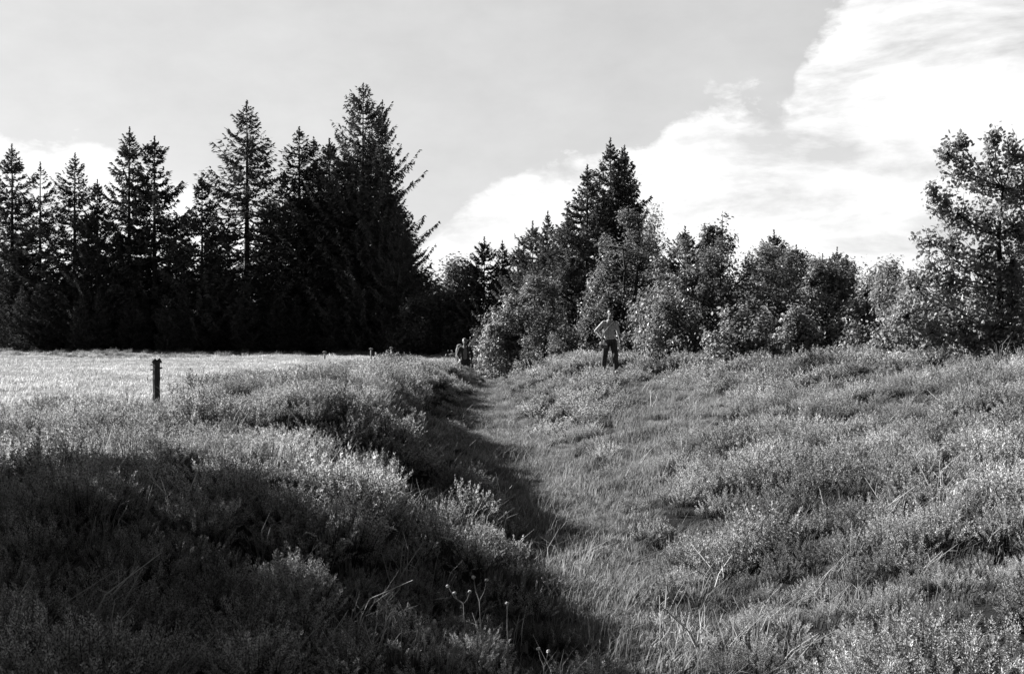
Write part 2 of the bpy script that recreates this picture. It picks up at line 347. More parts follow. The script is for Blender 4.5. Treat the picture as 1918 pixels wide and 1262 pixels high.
def scatter(name, pts, rot, scl, coll):
    me = bpy.data.meshes.new(name); n = len(pts)
    me.vertices.add(n); me.vertices.foreach_set('co', np.asarray(pts, np.float32).ravel())
    a = me.attributes.new('rot', 'FLOAT_VECTOR', 'POINT'); a.data.foreach_set('vector', np.asarray(rot, np.float32).ravel())
    a = me.attributes.new('scl', 'FLOAT_VECTOR', 'POINT'); a.data.foreach_set('vector', np.asarray(scl, np.float32).ravel())
    a = me.attributes.new('pick', 'INT', 'POINT'); a.data.foreach_set('value', np.random.default_rng(n).integers(0, len(coll.objects), n).astype(np.int32))
    o = mobj(name, me)
    ng = bpy.data.node_groups.new(name, 'GeometryNodeTree')
    ng.interface.new_socket('Geometry', in_out='INPUT', socket_type='NodeSocketGeometry')
    ng.interface.new_socket('Geometry', in_out='OUTPUT', socket_type='NodeSocketGeometry')
    gi = ng.nodes.new('NodeGroupInput'); go = ng.nodes.new('NodeGroupOutput')
    ci = ng.nodes.new('GeometryNodeCollectionInfo'); ci.inputs['Collection'].default_value = coll
    ci.inputs['Separate Children'].default_value = True; ci.inputs['Reset Children'].default_value = True
    ip = ng.nodes.new('GeometryNodeInstanceOnPoints'); ip.inputs['Pick Instance'].default_value = True
    def na(nm, ty):
        q = ng.nodes.new('GeometryNodeInputNamedAttribute'); q.data_type = ty; q.inputs['Name'].default_value = nm; return q.outputs['Attribute']
    l = ng.links
    l.new(gi.outputs[0], ip.inputs['Points']); l.new(ci.outputs[0], ip.inputs['Instance'])
    l.new(na('pick', 'INT'), ip.inputs['Instance Index']); l.new(na('rot', 'FLOAT_VECTOR'), ip.inputs['Rotation']); l.new(na('scl', 'FLOAT_VECTOR'), ip.inputs['Scale'])
    l.new(ip.outputs[0], go.inputs[0])
    md = o.modifiers.new('scatter', 'NODES'); md.node_group = ng
    return o
def rand_ground(dens, d0, d1, margin=1.5, half=.40):
    """random points in the wedge the lens sees, plus a margin; dens per m2"""
    area = (half * d1 + margin + half * d0 + margin) * (d1 - d0)
    n = int(area * dens); y = rng.uniform(d0, d1, n * 2); x = rng.uniform(-1, 1, n * 2) * (half * d1 + margin)
    k = np.abs(x) < half * y + margin
    x, y = x[k], y[k]; keep = min(len(x), n); return x[:keep], y[:keep]
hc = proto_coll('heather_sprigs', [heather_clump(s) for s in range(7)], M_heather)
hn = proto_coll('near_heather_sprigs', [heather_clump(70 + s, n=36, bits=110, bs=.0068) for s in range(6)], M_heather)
hf = proto_coll('heather_sprigs_thin', [heather_clump(20 + s, n=34, bits=18, bs=.020, wide=1.5) for s in range(5)], M_heather)
def cushions(x, y, cell, seed):
    """distance to the nearest and second nearest of jittered cushion centres, and a random number of the nearest"""
    i0 = np.floor(x / cell); j0 = np.floor(y / cell); F1 = np.full(len(x), 9.); F2 = F1.copy(); rn = F1 * 0
    def h(i, j, k):
        v = np.sin(i * 127.1 + j * 311.7 + k * 74.7 + seed * 13.7) * 43758.5453; return v - np.floor(v)
    for di in (-1, 0, 1):
        for dj in (-1, 0, 1):
            i, j = i0 + di, j0 + dj; cx = (i + .1 + .8 * h(i, j, 1)) * cell; cy = (j + .1 + .8 * h(i, j, 2)) * cell
            d_ = np.hypot(x - cx, y - cy); q = h(i, j, 3); n1 = d_ < F1
            F2 = np.where(n1, F1, np.minimum(F2, d_)); rn = np.where(n1, q, rn); F1 = np.minimum(F1, d_)
    return F1, F2, rn
def heather(name, bands, coll, label):
    Ps, Rs, Ss = [], [], []
    for dens, d0, d1 in bands:
        x, y = rand_ground(dens, d0, d1)
        k = (fieldmask(x, y) < rng.uniform(.05, .75, len(x))) & ((grassmask(x, y) < rng.uniform(.1, .6, len(x))) | ((rng.uniform(0, 1, len(x)) < .14) & (fbm(x, y, .7, 61) > .05)))
        F1, F2, rn = cushions(x, y, .95, 3)
        k &= (F2 - F1 > .17) | (rng.uniform(0, 1, len(x)) < .18)      # dark lanes between the cushions
        x, y, F1, F2, rn = x[k], y[k], F1[k], F2[k], rn[k]
        s = .40 + (.35 + .85 * rn) * np.clip((F2 - F1) / .45, 0, 1) ** .6
        s *= .9 + .5 * fbm(x, y, 2.6, 32)
        s *= np.where(grassmask(x, y) > .5, .5, 1)
        s *= np.where((np.abs(x + .268 * y) < .45) & (y > 17) & (y < 27), .5, 1)
        u = x - np.interp(y, DX, XC)
        s *= np.where(np.abs(u) < 1.8, .75, 1)
        Ps.append(np.stack([x, y, height(x, y)], 1))
        n = len(x); Rs.append(np.stack([rng.normal(0, .16, n), rng.normal(0, .16, n), rng.uniform(0, 6.28, n)], 1))
        Ss.append(np.stack([s * .95, s * .95, s * rng.uniform(.75, 1.15, n)], 1))
    o = scatter(name, np.concatenate(Ps), np.concatenate(Rs), np.concatenate(Ss), coll)
    print(name, sum(map(len, Ps)))
    return tag(o, label, 'heather', kind='stuff')
heather('near_heather', [(27, 4.5, 10.5)], hn, 'flowering heather sprigs on both banks closest to the camera')
heather('heather', [(26, 10.5, 13), (20, 13, 20), (14, 20, 26)], hc, 'flowering heather covering both banks of the ditch in the foreground')
heather('distant_heather', [(13, 26, 36), (10, 36, 50), (7, 50, 62)], hf, 'flowering heather on the crest and far part of the banks')
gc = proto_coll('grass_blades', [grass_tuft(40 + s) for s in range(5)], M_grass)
gw = proto_coll('meadow_blades', [grass_tuft(60 + s, n=70, rad=.45, hmin=.04, hmax=.13, wd=.008, bend=.8) for s in range(4)], M_meadow)
def grass(name, bands, coll, maskf, label, smin=.7, smax=1.2, cat='grass'):
    Ps, Ss = [], []
    for dens, d0, d1 in bands:
        x, y = rand_ground(dens, d0, d1); k = maskf(x, y) > rng.uniform(.2, .8, len(x)); x, y = x[k], y[k]
        Ps.append(np.stack([x, y, height(x, y)], 1)); Ss.append((rng.uniform(smin, smax, len(x)) * (1 + .9 * fbm(x, y, 1.2, 51)))[:, None] * np.ones(3))
    Ps = np.concatenate(Ps); n = len(Ps)
    Rs = np.stack([rng.normal(0, .1, n), rng.normal(0, .1, n), rng.normal(0, .7, n)], 1)
    print(name, n)
    return tag(scatter(name, Ps, Rs, np.concatenate(Ss), coll), label, cat, kind='stuff')
grass('short_grass', [(60, 4.5, 14), (45, 14, 24), (25, 24, 45), (10, 45, 62)], gc, grassmask, 'short matted grass on the ditch floor and the trodden path')
grass('meadow_grass', [(14, 14, 30), (5, 30, 60), (1.6, 60, 112)], gw, lambda x, y: np.maximum(fieldmask(x, y), (y > 62)), 'pale sunlit grass of the open meadow behind the bank')
gm = proto_coll('margin_blades', [grass_tuft(140 + s, n=90, rad=.5, hmin=.2, hmax=.75, wd=.016, bend=.7) for s in range(4)], leafmat('rough_margin_grass', .10, .36, .3))
grass('rough_margin', [(.9, 72, 100)], gm, lambda x, y: (fbm(x, y, 6, 71) + np.clip((y - 84) / 14, -.4, .5) > .12) * 1.0 * (x < -3), 'rough tall grass and weeds along the foot of the spruce wood', .22, .55)
# sparse taller grass in the heather
gt = proto_coll('wispy_blades', [grass_tuft(80 + s, n=16, rad=.10, hmin=.25, hmax=.48, wd=.0028, bend=.9) for s in range(5)], M_grass)
grass('wispy_grass', [(2.6, 5, 14), (1.6, 14, 30)], gt, lambda x, y: 1 - fieldmask(x, y), 'thin arching grass blades standing among the heather')

def twiggy(seed):
    r = np.random.default_rng(seed); tb = TB()
    for k in range(4):
        a = r.uniform(0, 6.28); h = r.uniform(.2, .42); b = r.normal(0, .05, 3) * [1, 1, 0]; d_ = np.array([math.cos(a), math.sin(a), 0])
        p = [b, b + d_ * h * .25 + [0, 0, h * .5], b + d_ * h * r.uniform(.3, .9) + [0, 0, h]]
        tb.tube(p, [.0045, .0035, .0015], 4, False)
        for q in range(2):
            m = p[1] + (p[2] - p[1]) * r.uniform(0, .7); tb.tube([m, m + unit(r.normal(0, 1, 3) + [0, 0, .7]) * r.uniform(.05, .14)], [.0025, .001], 3, False)
    V = np.concatenate(tb.V); return V, np.concatenate(tb.Q), np.ones(len(V))
gd = proto_coll('dead_twigs', [twiggy(s_) for s_ in range(5)], leafmat('dead_twigs', .18, .5, .05))
grass('dead_twigs', [(1.6, 5, 14), (1.0, 14, 32)], gd, lambda x, y: 1 - fieldmask(x, y), 'pale dead twigs sticking out of the heather', .6, 1.1, 'twigs')

# ------------------------------------------------------------------ conifers
def spruce_mesh(seed, H=20., Rb=3.6, whorl=.42, bare=0., sparse=1.0, card=.42, wid=.11, dens=2.1, shape=.86, ragged=.22, twin=0.):
    Rb *= 2.1; r = np.random.default_rng(seed); tb = TB(); V = []
    tb.tube([(0, 0, -.5), (0, 0, H * .3), (.03, 0, H * .7), (0, 0, H)], [H * .013, H * .0105, H * .005, .015], 7)
    tops = [(0., 0., 0., H)]
    if twin: tops.append((twin, .3, H * .55, H * .96)); tb.tube([(0, 0, H * .5), (twin * .8, .2, H * .6), (twin, .3, H * .96)], [.09, .07, .01], 5)
    for (tx, ty, z0, zt) in tops:
        z = max(z0, H * bare); 
        while z < zt - .45:
            t = (z - 0) / H
            Lb = Rb * max(0.0, (1 - (z + .3) / zt)) ** shape * (1 if t > .2 else .8 + t) * (1 if z0 == 0 else .8) + .16
            side = r.uniform(-ragged, ragged, 8)
            nb = int(r.integers(7, 12) * sparse + .5)
            for k in range(nb):
                a = r.uniform(0, 2 * math.pi); l = Lb * (1 + side[int(a / 6.29 * 8)]) * r.uniform(.6, 1.06)
                up = np.interp(t, [0, .35, .75, .95, 1], [-.35, -.12, .15, .45, .7]) + r.normal(0, .08)
                n = max(4, int(l / .13)); s = np.linspace(0, 1, n)
                cz = np.sin(up) * s + .28 * s ** 2.5 - .10 * np.sin(s * math.pi)
                d = np.array([math.cos(a), math.sin(a), 0]); 
                p = np.array([tx, ty, z]) + l * (s[:, None] * d * math.cos(up) + cz[:, None] * np.array([0, 0, 1]))
                if l > .5: tb.tube(p[::max(1, n // 4)], np.linspace(.010 + .008 * l, .004, len(p[::max(1, n // 4)])), 3, False)
                sd_ = np.array([-math.sin(a), math.cos(a), 0])
                m = max(5, int(l * 13 * dens)); q = r.uniform(.12, 1, m) ** .8
                pp = np.stack([np.interp(q, s, p[:, i]) for i in range(3)], 1)
                sg = r.choice([-1, 1], m)[:, None]
                tl = (card * (.35 + .75 * np.sin(np.clip(q, 0, 1) * 2.6)) * r.uniform(.6, 1.2, m) * min(1, .35 + l / 2.2))[:, None]
                dv = unit(d * .75 + sg * sd_ * r.uniform(.3, 1, (m, 1)) + np.array([0, 0, 1]) * r.normal(-.25 if t < .8 else .15, .45, (m, 1))) * tl
                wv = unit(np.cross(dv, r.normal(0, 1, (m, 3)) * .5 + np.array([0, 0, 1]))) * wid * .5 * r.uniform(.7, 1.3, (m, 1))
                V.append(np.stack([pp - wv * .6, pp + wv * .6, pp + dv * .6 + wv, pp + dv, pp + dv * .55 - wv], 1).reshape(-1, 3))
            z += whorl * r.uniform(.6, 1.35) * (1 if t < .85 else .7)
        # leader
        c = np.array([tx, ty, zt - .9]); m = 80; q = r.uniform(0, 1, m)[:, None]
        pp = c + q * np.array([0, 0, 1.0]); dv = unit(r.normal(0, 1, (m, 3)) * [1, 1, .2] + [0, 0, .9]) * (.12 + .30 * (1 - q) ** 1.5 * (np.sin(q * 19) > -.2)); wv = unit(np.cross(dv, r.normal(0, 1, (m, 3)))) * .03
        V.append(np.stack([pp - wv, pp + wv, pp + dv * .6 + wv, pp + dv, pp + dv * .55 - wv], 1).reshape(-1, 3))
    V = np.concatenate(V); Fc = np.arange(len(V)).reshape(-1, 5)
    return V, Fc, tb
def spruce_proto(mat, **kw):
    V, Fc, tb = spruce_mesh(**kw); return make_mesh('crown', V, [Fc], mat), tb.mesh('trunk', M_bark), kw.get('H', 20.)
def plant_spruce(pr, px, top, d, label, cat='spruce tree', group=None, rz=0, sx=1., name='spruce_tree', lean=0):
    cr, tr, H = pr
    x = (px - 959) / F * d; z0 = Hz(x, d) - .1; zt = EYE + (640 - top) / F * d
    s = (zt - z0) / H
    e = empty(name, (x, d, z0), rz, (s * sx, s * sx, s)); e.rotation_euler[1] = lean
    tag(e, label, cat, group)
    mobj('trunk', tr, e); mobj('crown', cr, e)
    return e
SP = [spruce_proto(M_needle, seed=1, H=20, Rb=3.6, dens=1.2),
      spruce_proto(M_needle, seed=2, H=20, Rb=3.3, ragged=.3, dens=1.0, twin=1.1),
      spruce_proto(M_needle, seed=3, H=20, Rb=3.4, ragged=.32, sparse=.8, whorl=.52),
      spruce_proto(M_needle, seed=4, H=17, Rb=2.9, sparse=.55, whorl=.62, bare=.25, ragged=.3),
      spruce_proto(M_needle, seed=5, H=20, Rb=4.2, dens=1.3, shape=.75, ragged=.35),
      spruce_proto(M_needle, seed=6, H=16, Rb=3.0, ragged=.3, sparse=.9)]
YS = [spruce_proto(M_needle2, seed=11, H=13, Rb=2.7, dens=3, whorl=.36, shape=.95, card=.36, wid=.085, twin=.9),
      spruce_proto(M_needle2, seed=12, H=13, Rb=2.4, dens=3, whorl=.36, shape=.95, card=.36, wid=.085),
      spruce_proto(M_needle2, seed=13, H=9, Rb=2.1, dens=3, whorl=.3, card=.3, wid=.08, shape=.75)]
GL = 'spruces of the tall dark row beyond the meadow'
plant_spruce(SP[2], 22, 272, 108, 'ragged dark spruce cut by the left edge of the picture', group=GL, rz=1, sx=1.2)
plant_spruce(SP[3], 75, 306, 110, 'thin see-through spruce with separate bare-looking tiers, second from the left', group=GL, rz=2)
plant_spruce(SP[0], 140, 288, 106, 'bushy dark spruce just right of the thin see-through one', group=GL, rz=3, sx=1.1)
plant_spruce(SP[5], 182, 338, 104, 'low ragged spruce leaning on the right side of the bushy one', group=GL, rz=.4, sx=.8)
plant_spruce(SP[2], 242, 240, 108, 'open-crowned spruce with long bare tip, left of a close pair', group=GL, rz=4, sx=1.08)
plant_spruce(SP[5], 289, 258, 106, 'spruce with a blunt round knob below its tip, right of a close pair', group=GL, rz=5, sx=1.05)
plant_spruce(SP[3], 330, 400, 112, 'short gappy spruce filling the notch left of the small pointed one', group=GL, rz=2.2)
plant_spruce(SP[5], 378, 332, 104, 'small narrow pointed spruce left of the big regular cone', group=GL, rz=1.3, sx=.95)
plant_spruce(SP[0], 462, 190, 106, 'tall regular cone-shaped spruce standing clear in the middle of the row', group=GL, rz=.9, sx=1.2)
plant_spruce(SP[1], 560, 240, 105, 'double-tipped dense spruce between the regular cone and the tallest tree', group=GL, rz=.2, sx=1.2)
plant_spruce(SP[5], 617, 262, 107, 'lower dense spruce wedged against the left side of the tallest tree', group=GL, rz=3.3)
plant_spruce(SP[4], 680, 158, 105, 'tallest spruce of all with a long ragged tip', group=GL, rz=4.1, sx=.85)
plant_spruce(SP[2], 716, 190, 103, 'wide spruce forming the right-hand end of the tall dark row', group=GL, rz=4.4, sx=.72)
plant_spruce(SP[5], 745, 395, 100, 'lower spruce skirting the right foot of the tall dark row', group=GL, rz=2.6, sx=.75)
def wood_mass(name, spots, protos, mat, label):
    Vc, Fcs, n = [], [], 0
    src = protos
    for k, (px, top, d, rz) in enumerate(spots):
        V, Fc, tb = src[k % len(src)]
        x = (px - 959) / F * d; z0 = Hz(x, d) - .2; s = (EYE + (640 - top) / F * d - z0) / V[:, 2].max()
        c, q = math.cos(rz), math.sin(rz)
        W = np.stack([x + s * (V[:, 0] * c - V[:, 1] * q), d + s * (V[:, 0] * q + V[:, 1] * c), z0 + s * V[:, 2]], 1)
        Vc.append(W); Fcs.append(Fc + n); n += len(W)
        T = np.concatenate(tb.V); 
    o = mobj(name, make_mesh(name, np.concatenate(Vc), [np.concatenate(Fcs)], mat))
    return tag(o, label, 'wood', kind='stuff')
srcw = [spruce_mesh(seed=31, H=14, Rb=1.9, whorl=.45, dens=1.2, shape=.6, card=.5, wid=.13), spruce_mesh(seed=32, H=14, Rb=1.8, whorl=.45, dens=1.2, shape=.8, card=.5, wid=.13)]
spots = []
for k in range(22): spots.append((-20 + k * 37 + random.Random(k).uniform(-12, 12), random.Random(k + 50).uniform(455, 500), 112 + (k * 7 % 9), k * 1.3))
for k in range(20): spots.append((0 + k * 39 + random.Random(k + 9).uniform(-12, 12), random.Random(k + 70).uniform(520, 560), 101 + (k * 5 % 4), k * 2.3))
for k in range(22): spots.append((-20 + k * 37, random.Random(k + 90).uniform(500, 540), 128, k * 1.7))
for k, (px, top) in enumerate([(505, 372), (532, 318), (590, 300), (612, 322), (645, 282), (668, 300), (700, 262), (722, 318), (742, 372), (762, 440), (420, 425), (395, 440), (270, 430), (225, 440), (160, 405), (115, 415), (50, 420), (20, 400)]):
    spots.append((px, top, 108 + (k * 3 % 4), k * 2.1))
wood_mass('spruce_wood', spots, srcw, M_needle, 'dark closed wood filling the space behind and beneath the tall spruces')

GC = 'spruces beyond the bushes in the middle'
plant_spruce(YS[0], 1143, 262, 84, 'tall twin-tipped spruce, highest of the middle clump', group=GC, rz=.15, sx=.85)
plant_spruce(YS[1], 1170, 276, 86, 'spruce with long upswept arms right behind the twin-tipped one', group=GC, rz=1.2, sx=.9)
plant_spruce(YS[1], 1100, 312, 82, 'dense spruce on the left shoulder of the twin-tipped one', group=GC, rz=2.0, sx=1.15)
plant_spruce(YS[2], 1062, 405, 80, 'low broad spruce at the left foot of the dense shoulder spruce', group=GC, rz=4.0, sx=.95)
plant_spruce(YS[1], 1026, 397, 88, 'pointed spruce with a thin tip, taller of two left of the twin-tipped clump', group=GC, rz=3.1, sx=.8)
plant_spruce(YS[2], 998, 418, 90, 'rounder spruce touching the left side of the pointed one', group=GC, rz=4.4, sx=.9)
plant_spruce(YS[2], 972, 458, 96, 'small spruce, right one of three low tops on the far left of the clump', group=GC, rz=5.0)
plant_spruce(YS[1], 941, 452, 98, 'small spruce, middle one of three low tops', group=GC, rz=.5, sx=.85)
plant_spruce(YS[2], 907, 447, 96, 'small spruce with broad top, left one of three low tops', group=GC, rz=1.5, sx=.9)
plant_spruce(YS[2], 882, 500, 97, 'lowest spruce, at the left end of the clump beside the pale far wood', group=GC, rz=2.5)
GR = 'small spruce tops showing over the right-hand bushes'
plant_spruce(YS[2], 1283, 428, 72, 'small spruce top poking out between the tall oak and the shoot-topped bush', group=GR, rz=.6)
plant_spruce(YS[2], 1327, 455, 74, 'faint spruce tip rising beside the tall upright leafy shoot', group=GR, rz=1.6)
plant_spruce(YS[2], 1450, 434, 66, 'small dark spruce with a slim tip over the dark hollow of the bushes', group=GR, rz=2.6, sx=.95)
plant_spruce(YS[2], 1492, 462, 66, 'spruce top immediately right of the slim-tipped one', group=GR, rz=3.6)
plant_spruce(YS[2], 1541, 478, 72, 'tiny thin spruce tip, first of three on the skyline', group=GR, rz=4.6, sx=.8)
plant_spruce(YS[2], 1568, 466, 72, 'tiny spruce tip, tallest of three on the skyline', group=GR, rz=5.6, sx=.8)
plant_spruce(YS[2], 1586, 480, 74, 'tiny spruce tip, last of three on the skyline', group=GR, rz=.1, sx=.8)

# ------------------------------------------------------------------ leafy bushes and trees
def leafy(seed, ax, ay, H, base=.1, nclus=170, per=34, leaf=.11, cr=.30, shoots=(), hollow=.35, trunk=.07, stems=3, mat=None, low=0., top_pow=1.0, tw=True):
    """crown fills an uneven ellipsoid of half-widths ax, ay and height H; returns crown mesh, trunk mesh"""
    r = np.random.default_rng(seed); tb = TB()
    c = []
    nl = max(5, int(nclus ** .5 * .6)); lob = []
    for k in range(nl):          # lobes: one carries the top, the others spread sideways and fill the skirt
        if k == 0: lob.append((r.uniform(-.15, .15), 0, .74, .27))
        else:
            a = r.uniform(0, 6.28) if k % 2 else (0 if k % 4 else math.pi) + r.normal(0, .5); q = r.uniform(.25, .72) if k % 2 else r.uniform(.6, .85); hz = r.uniform(.12, .78 - .45 * q ** 2) if k % 2 else r.uniform(.05, .35); lob.append((math.cos(a) * q, math.sin(a) * q, hz, r.uniform(.2, .38)))
    while len(c) < nclus:
        lx, ly, lz, lr = lob[r.integers(0, nl)]
        v = unit(r.normal(0, 1, 3)); q = r.uniform(.45, 1) ** .5 * r.choice([1, 1, 1, 1.15])
        z = lz + v[2] * lr * q * 1.0
        if z < 0: z = r.uniform(0, .1)
        z = min(z, 1.04)
        c.append(np.array([(lx + v[0] * lr * q * 1.15) * ax, (ly + v[1] * lr * q * 1.15) * ay, base * H + z * H * (1 - base)]))
    for k in range(max(3, nclus // 45)):     # single leafy twigs standing out of the outline
        a = r.uniform(0, 6.28); q = r.uniform(0, .75); z0 = (.55 + .42 * math.cos(q * 1.6)) * (1 - base) + base
        for t_ in range(4): c.append(np.array([math.cos(a) * q * ax, math.sin(a) * q * ay, z0 * H * .94 + t_ * cr * .55]) + r.normal(0, .03, 3))
    nclus = len(c)
    c = np.array(c); rad = cr * r.uniform(.5, 1.35, len(c))
    sh = []
    for (sx_, sz_, hh) in shoots:
        n = max(4, int(hh / .16))
        for i in range(n):
            sh.append(((sx_ + r.normal(0, .05), r.normal(0, .1), sz_ + hh * i / n), .17 * (1 - .4 * i / n)))
        tb.tube([(sx_ * .6, 0, sz_ - .6), (sx_, 0, sz_), (sx_, 0, sz_ + hh)], [.025, .018, .006], 4)
    if sh: c = np.concatenate([c, [a for a, b in sh]]); rad = np.concatenate([rad, [b for a, b in sh]])
    # stems
    st = []
    for k in range(stems):
        a = r.uniform(0, 6.28); e = np.array([math.cos(a) * ax * .35, math.sin(a) * ay * .35, H * r.uniform(.55, .8)])
        b0 = np.array([math.cos(a) * trunk * 1.5, math.sin(a) * trunk * 1.5, -.3])
        s = np.linspace(0, 1, 7)[:, None]; pth = b0 * (1 - s) + e * s + r.normal(0, .06, (7, 3)) * (s > 0)
        tb.tube(pth, np.linspace(trunk, trunk * .25, 7), 6); st.append(pth)
    st = np.concatenate(st)
    for p in c[:nclus]:
        dd_ = np.linalg.norm(st - p, axis=1) + (st[:, 2] > p[2]) * 1.0; q = st[dd_.argmin()]
        mid = (p + q) / 2 + r.normal(0, .08, 3) - np.array([0, 0, .08])
        tb.tube([q, mid, p], [trunk * .22, trunk * .14, .005], 3, False)
    V = []
    ctr = np.array([0, 0, H * .5])
    for p, rr in zip(c, rad):
        n = int(per * (rr / cr) ** 1.2 * r.uniform(.7, 1.3)) + 4
        off = r.normal(0, 1, (n, 3)) * rr * np.array([.55, .55, .45]); pos = p + off
        out = unit(pos - ctr) * .5 + unit(off) * .4
        nrm = unit(out + np.array([0, 0, .55]) + r.normal(0, .45, (n, 3)))
        ax1 = unit(np.cross(nrm, r.normal(0, 1, (n, 3)))); ax2 = np.cross(nrm, ax1)
        l = (leaf * r.uniform(.6, 1.25, n))[:, None]
        wv = l * .30
        V.append(np.stack([pos, pos + ax1 * l * .35 + ax2 * wv + nrm * l * .08, pos + ax1 * l * .75 + ax2 * wv * .85 + nrm * l * .06, pos + ax1 * l,
                           pos + ax1 * l * .75 - ax2 * wv * .85 + nrm * l * .06, pos + ax1 * l * .35 - ax2 * wv + nrm * l * .08], 1).reshape(-1, 3))
    V = np.concatenate(V); n = len(V) // 6; i = np.arange(n)[:, None] * 6
    Q = np.concatenate([i + np.array([0, 1, 2, 3]), i + np.array([0, 3, 4, 5])])
    return make_mesh('crown', V, [Q], mat or M_oak), tb.mesh('trunk', M_bark)
def bush(name, cat, px, ybase, top, d, wpx, label, seed, group=None, dz=None, ayf=.9, wide=1.0, **kw):
    x = (px - 959) / F * d; z0 = Hz(x, d) - .1 if dz is None else dz
    H = EYE + (640 - top) / F * d - z0; ax = wpx * wide / F * d
    cr, tr = leafy(seed, ax, ax * ayf, H, **kw)
    e = tag(empty(name, (x, d, z0)), label, cat, group)
    mobj('trunk', tr, e); mobj('crown', cr, e)
    return e
GB = 'leafy bushes along the far end of the banks'
# far leafy wood left of the middle spruces
bush('leafy_tree', 'tree', 845, 0, 496, 120, 48, 'pale hazy round-topped tree farthest away, left of the low spruces', 101, mat=M_far, nclus=220, per=40, leaf=.3, cr=.9, ayf=.7, base=.05)
bush('leafy_tree', 'tree', 803, 0, 512, 112, 34, 'grey round tree touching the right end of the tall dark spruce row', 102, mat=M_far, nclus=180, per=40, leaf=.28, cr=.8, ayf=.7, base=.05)
bush('leafy_bush', 'bush', 828, 0, 545, 97, 56, 'dark broad far bush above the person with the rucksack', 103, mat=M_oak_shade, nclus=300, per=50, leaf=.2, cr=.6, base=.0)
bush('leafy_bush', 'bush', 893, 0, 570, 99, 40, 'dim far bush under the three low spruce tops', 104, mat=M_oak_shade, nclus=200, per=50, leaf=.2, cr=.5, base=.0)
bush('leafy_bush', 'bush', 770, 0, 580, 96, 44, 'low black-looking bush at the right foot of the tall dark spruce row', 116, mat=M_oak_shade, nclus=200, per=50, leaf=.2, cr=.5, base=.0)
bush('leafy_bush', 'bush', 893, 0, 628, 57, 46, 'low dark bush directly behind the person with the rucksack', 117, mat=M_oak_shade, nclus=150, per=50, leaf=.09, cr=.25, base=.0)
bush('oak_bush', 'bush', 1005, 0, 524, 53, 108, 'broad round oak bush with two short upright shoots, left of the walking person', 105, group=GB, nclus=330, per=40, leaf=.108, cr=.25, shoots=((-.1, 2.9, .7), (.85, 2.8, .6), (-1.2, 2.3, .4)), ayf=.7, base=.02, trunk=.08, stems=4)
bush('oak_tree', 'tree', 1172, 0, 392, 54, 82, 'tallest middle oak rising behind the walking person, bright leaves on its left side', 106, nclus=420, per=42, leaf=.108, cr=.27, ayf=.8, base=.02, trunk=.12, stems=3)
bush('oak_tree', 'tree', 1225, 0, 395, 58, 34, 'slender oak with an arching branch reaching right over a patch of sky', 107, nclus=110, per=38, leaf=.10, cr=.32, ayf=.8, base=.12, trunk=.06, stems=2)
bush('oak_bush', 'bush', 1325, 0, 432, 44, 92, 'large glossy-leaved oak bush with one tall upright shoot on top', 108, group=GB, nclus=480, per=42, leaf=.108, cr=.25, shoots=((.5, 3.7, 1.25), (-1.0, 3.4, .5), (1.3, 2.9, .4)), ayf=.8, base=.0, trunk=.09, stems=4, wide=1.42)
bush('oak_bush', 'bush', 1262, 0, 560, 42, 50, 'pale low bush at the foot of the large shoot-topped oak bush', 109, group=GB, nclus=130, per=38, leaf=.10, cr=.28, ayf=.8, base=.0)
bush('oak_bush', 'bush', 1468, 0, 470, 48, 85, 'shaded bush left of the three tiny spruce tips, with a black hollow under it', 110, group=GB, nclus=330, per=40, leaf=.108, cr=.25, ayf=.7, base=.1, mat=M_oak_shade, wide=1.42)
bush('oak_bush', 'bush', 1575, 0, 505, 46, 80, 'wide dark bush below the three tiny spruce tips', 111, group=GB, nclus=300, per=40, leaf=.108, cr=.33, ayf=.7, base=.05, mat=M_oak_shade, shoots=((1.2, 2.1, .4),), wide=1.42)
bush('oak_bush', 'bush', 1672, 0, 500, 40, 62, 'loose bush with thin side shoots between the dark bushes and the right-hand tree', 112, group=GB, nclus=190, per=38, leaf=.10, cr=.28, ayf=.7, base=.0, shoots=((-.5, 2.0, .45), (.2, 2.0, .4), (.6, 1.9, .3)), wide=1.42)
bush('oak_bush', 'bush', 1395, 0, 585, 36, 56, 'low bush with sparkling leaves in front of the large shoot-topped oak bush', 113, group=GB, nclus=150, per=38, leaf=.10, cr=.25, ayf=.8, base=.0, wide=1.42)
bush('oak_bush', 'bush', 1500, 0, 590, 35, 44, 'small lit bush standing before the black hollow', 114, group=GB, nclus=70, per=38, leaf=.10, cr=.22, ayf=.8, base=.0)
bush('oak_bush', 'bush', 1765, 0, 560, 31, 90, 'thick low bush spreading around the foot of the right-hand tree', 115, group=GB, nclus=330, per=38, leaf=.10, cr=.25, ayf=.6, base=.0, wide=1.42)

bush('oak_bush', 'bush', 1418, 0, 462, 45, 92, 'ragged bush joining the large shoot-topped oak bush to the shaded one on its right', 118, group=GB, nclus=260, per=40, leaf=.108, cr=.25, ayf=.8, base=.0)
bush('oak_bush', 'bush', 1528, 0, 500, 45, 108, 'ragged bush under the slim-tipped small spruces, merging into its neighbours', 119, group=GB, nclus=240, per=40, leaf=.108, cr=.25, ayf=.7, base=.0)
bush('oak_bush', 'bush', 1632, 0, 512, 42, 98, 'low dense bush right of the three tiny spruce tips', 120, group=GB, nclus=200, per=40, leaf=.105, cr=.25, ayf=.7, base=.0)
bush('oak_bush', 'bush', 1712, 0, 535, 36, 52, 'bush under the leafless shrub, touching the right-hand tree', 121, group=GB, nclus=200, per=40, leaf=.10, cr=.24, ayf=.7, base=.0)
bush('oak_bush', 'bush', 1222, 0, 560, 47, 60, 'bush right behind the walking person, between the tallest oak and the shoot-topped bush', 122, group=GB, nclus=240, per=40, leaf=.108, cr=.25, ayf=.7, base=.0)

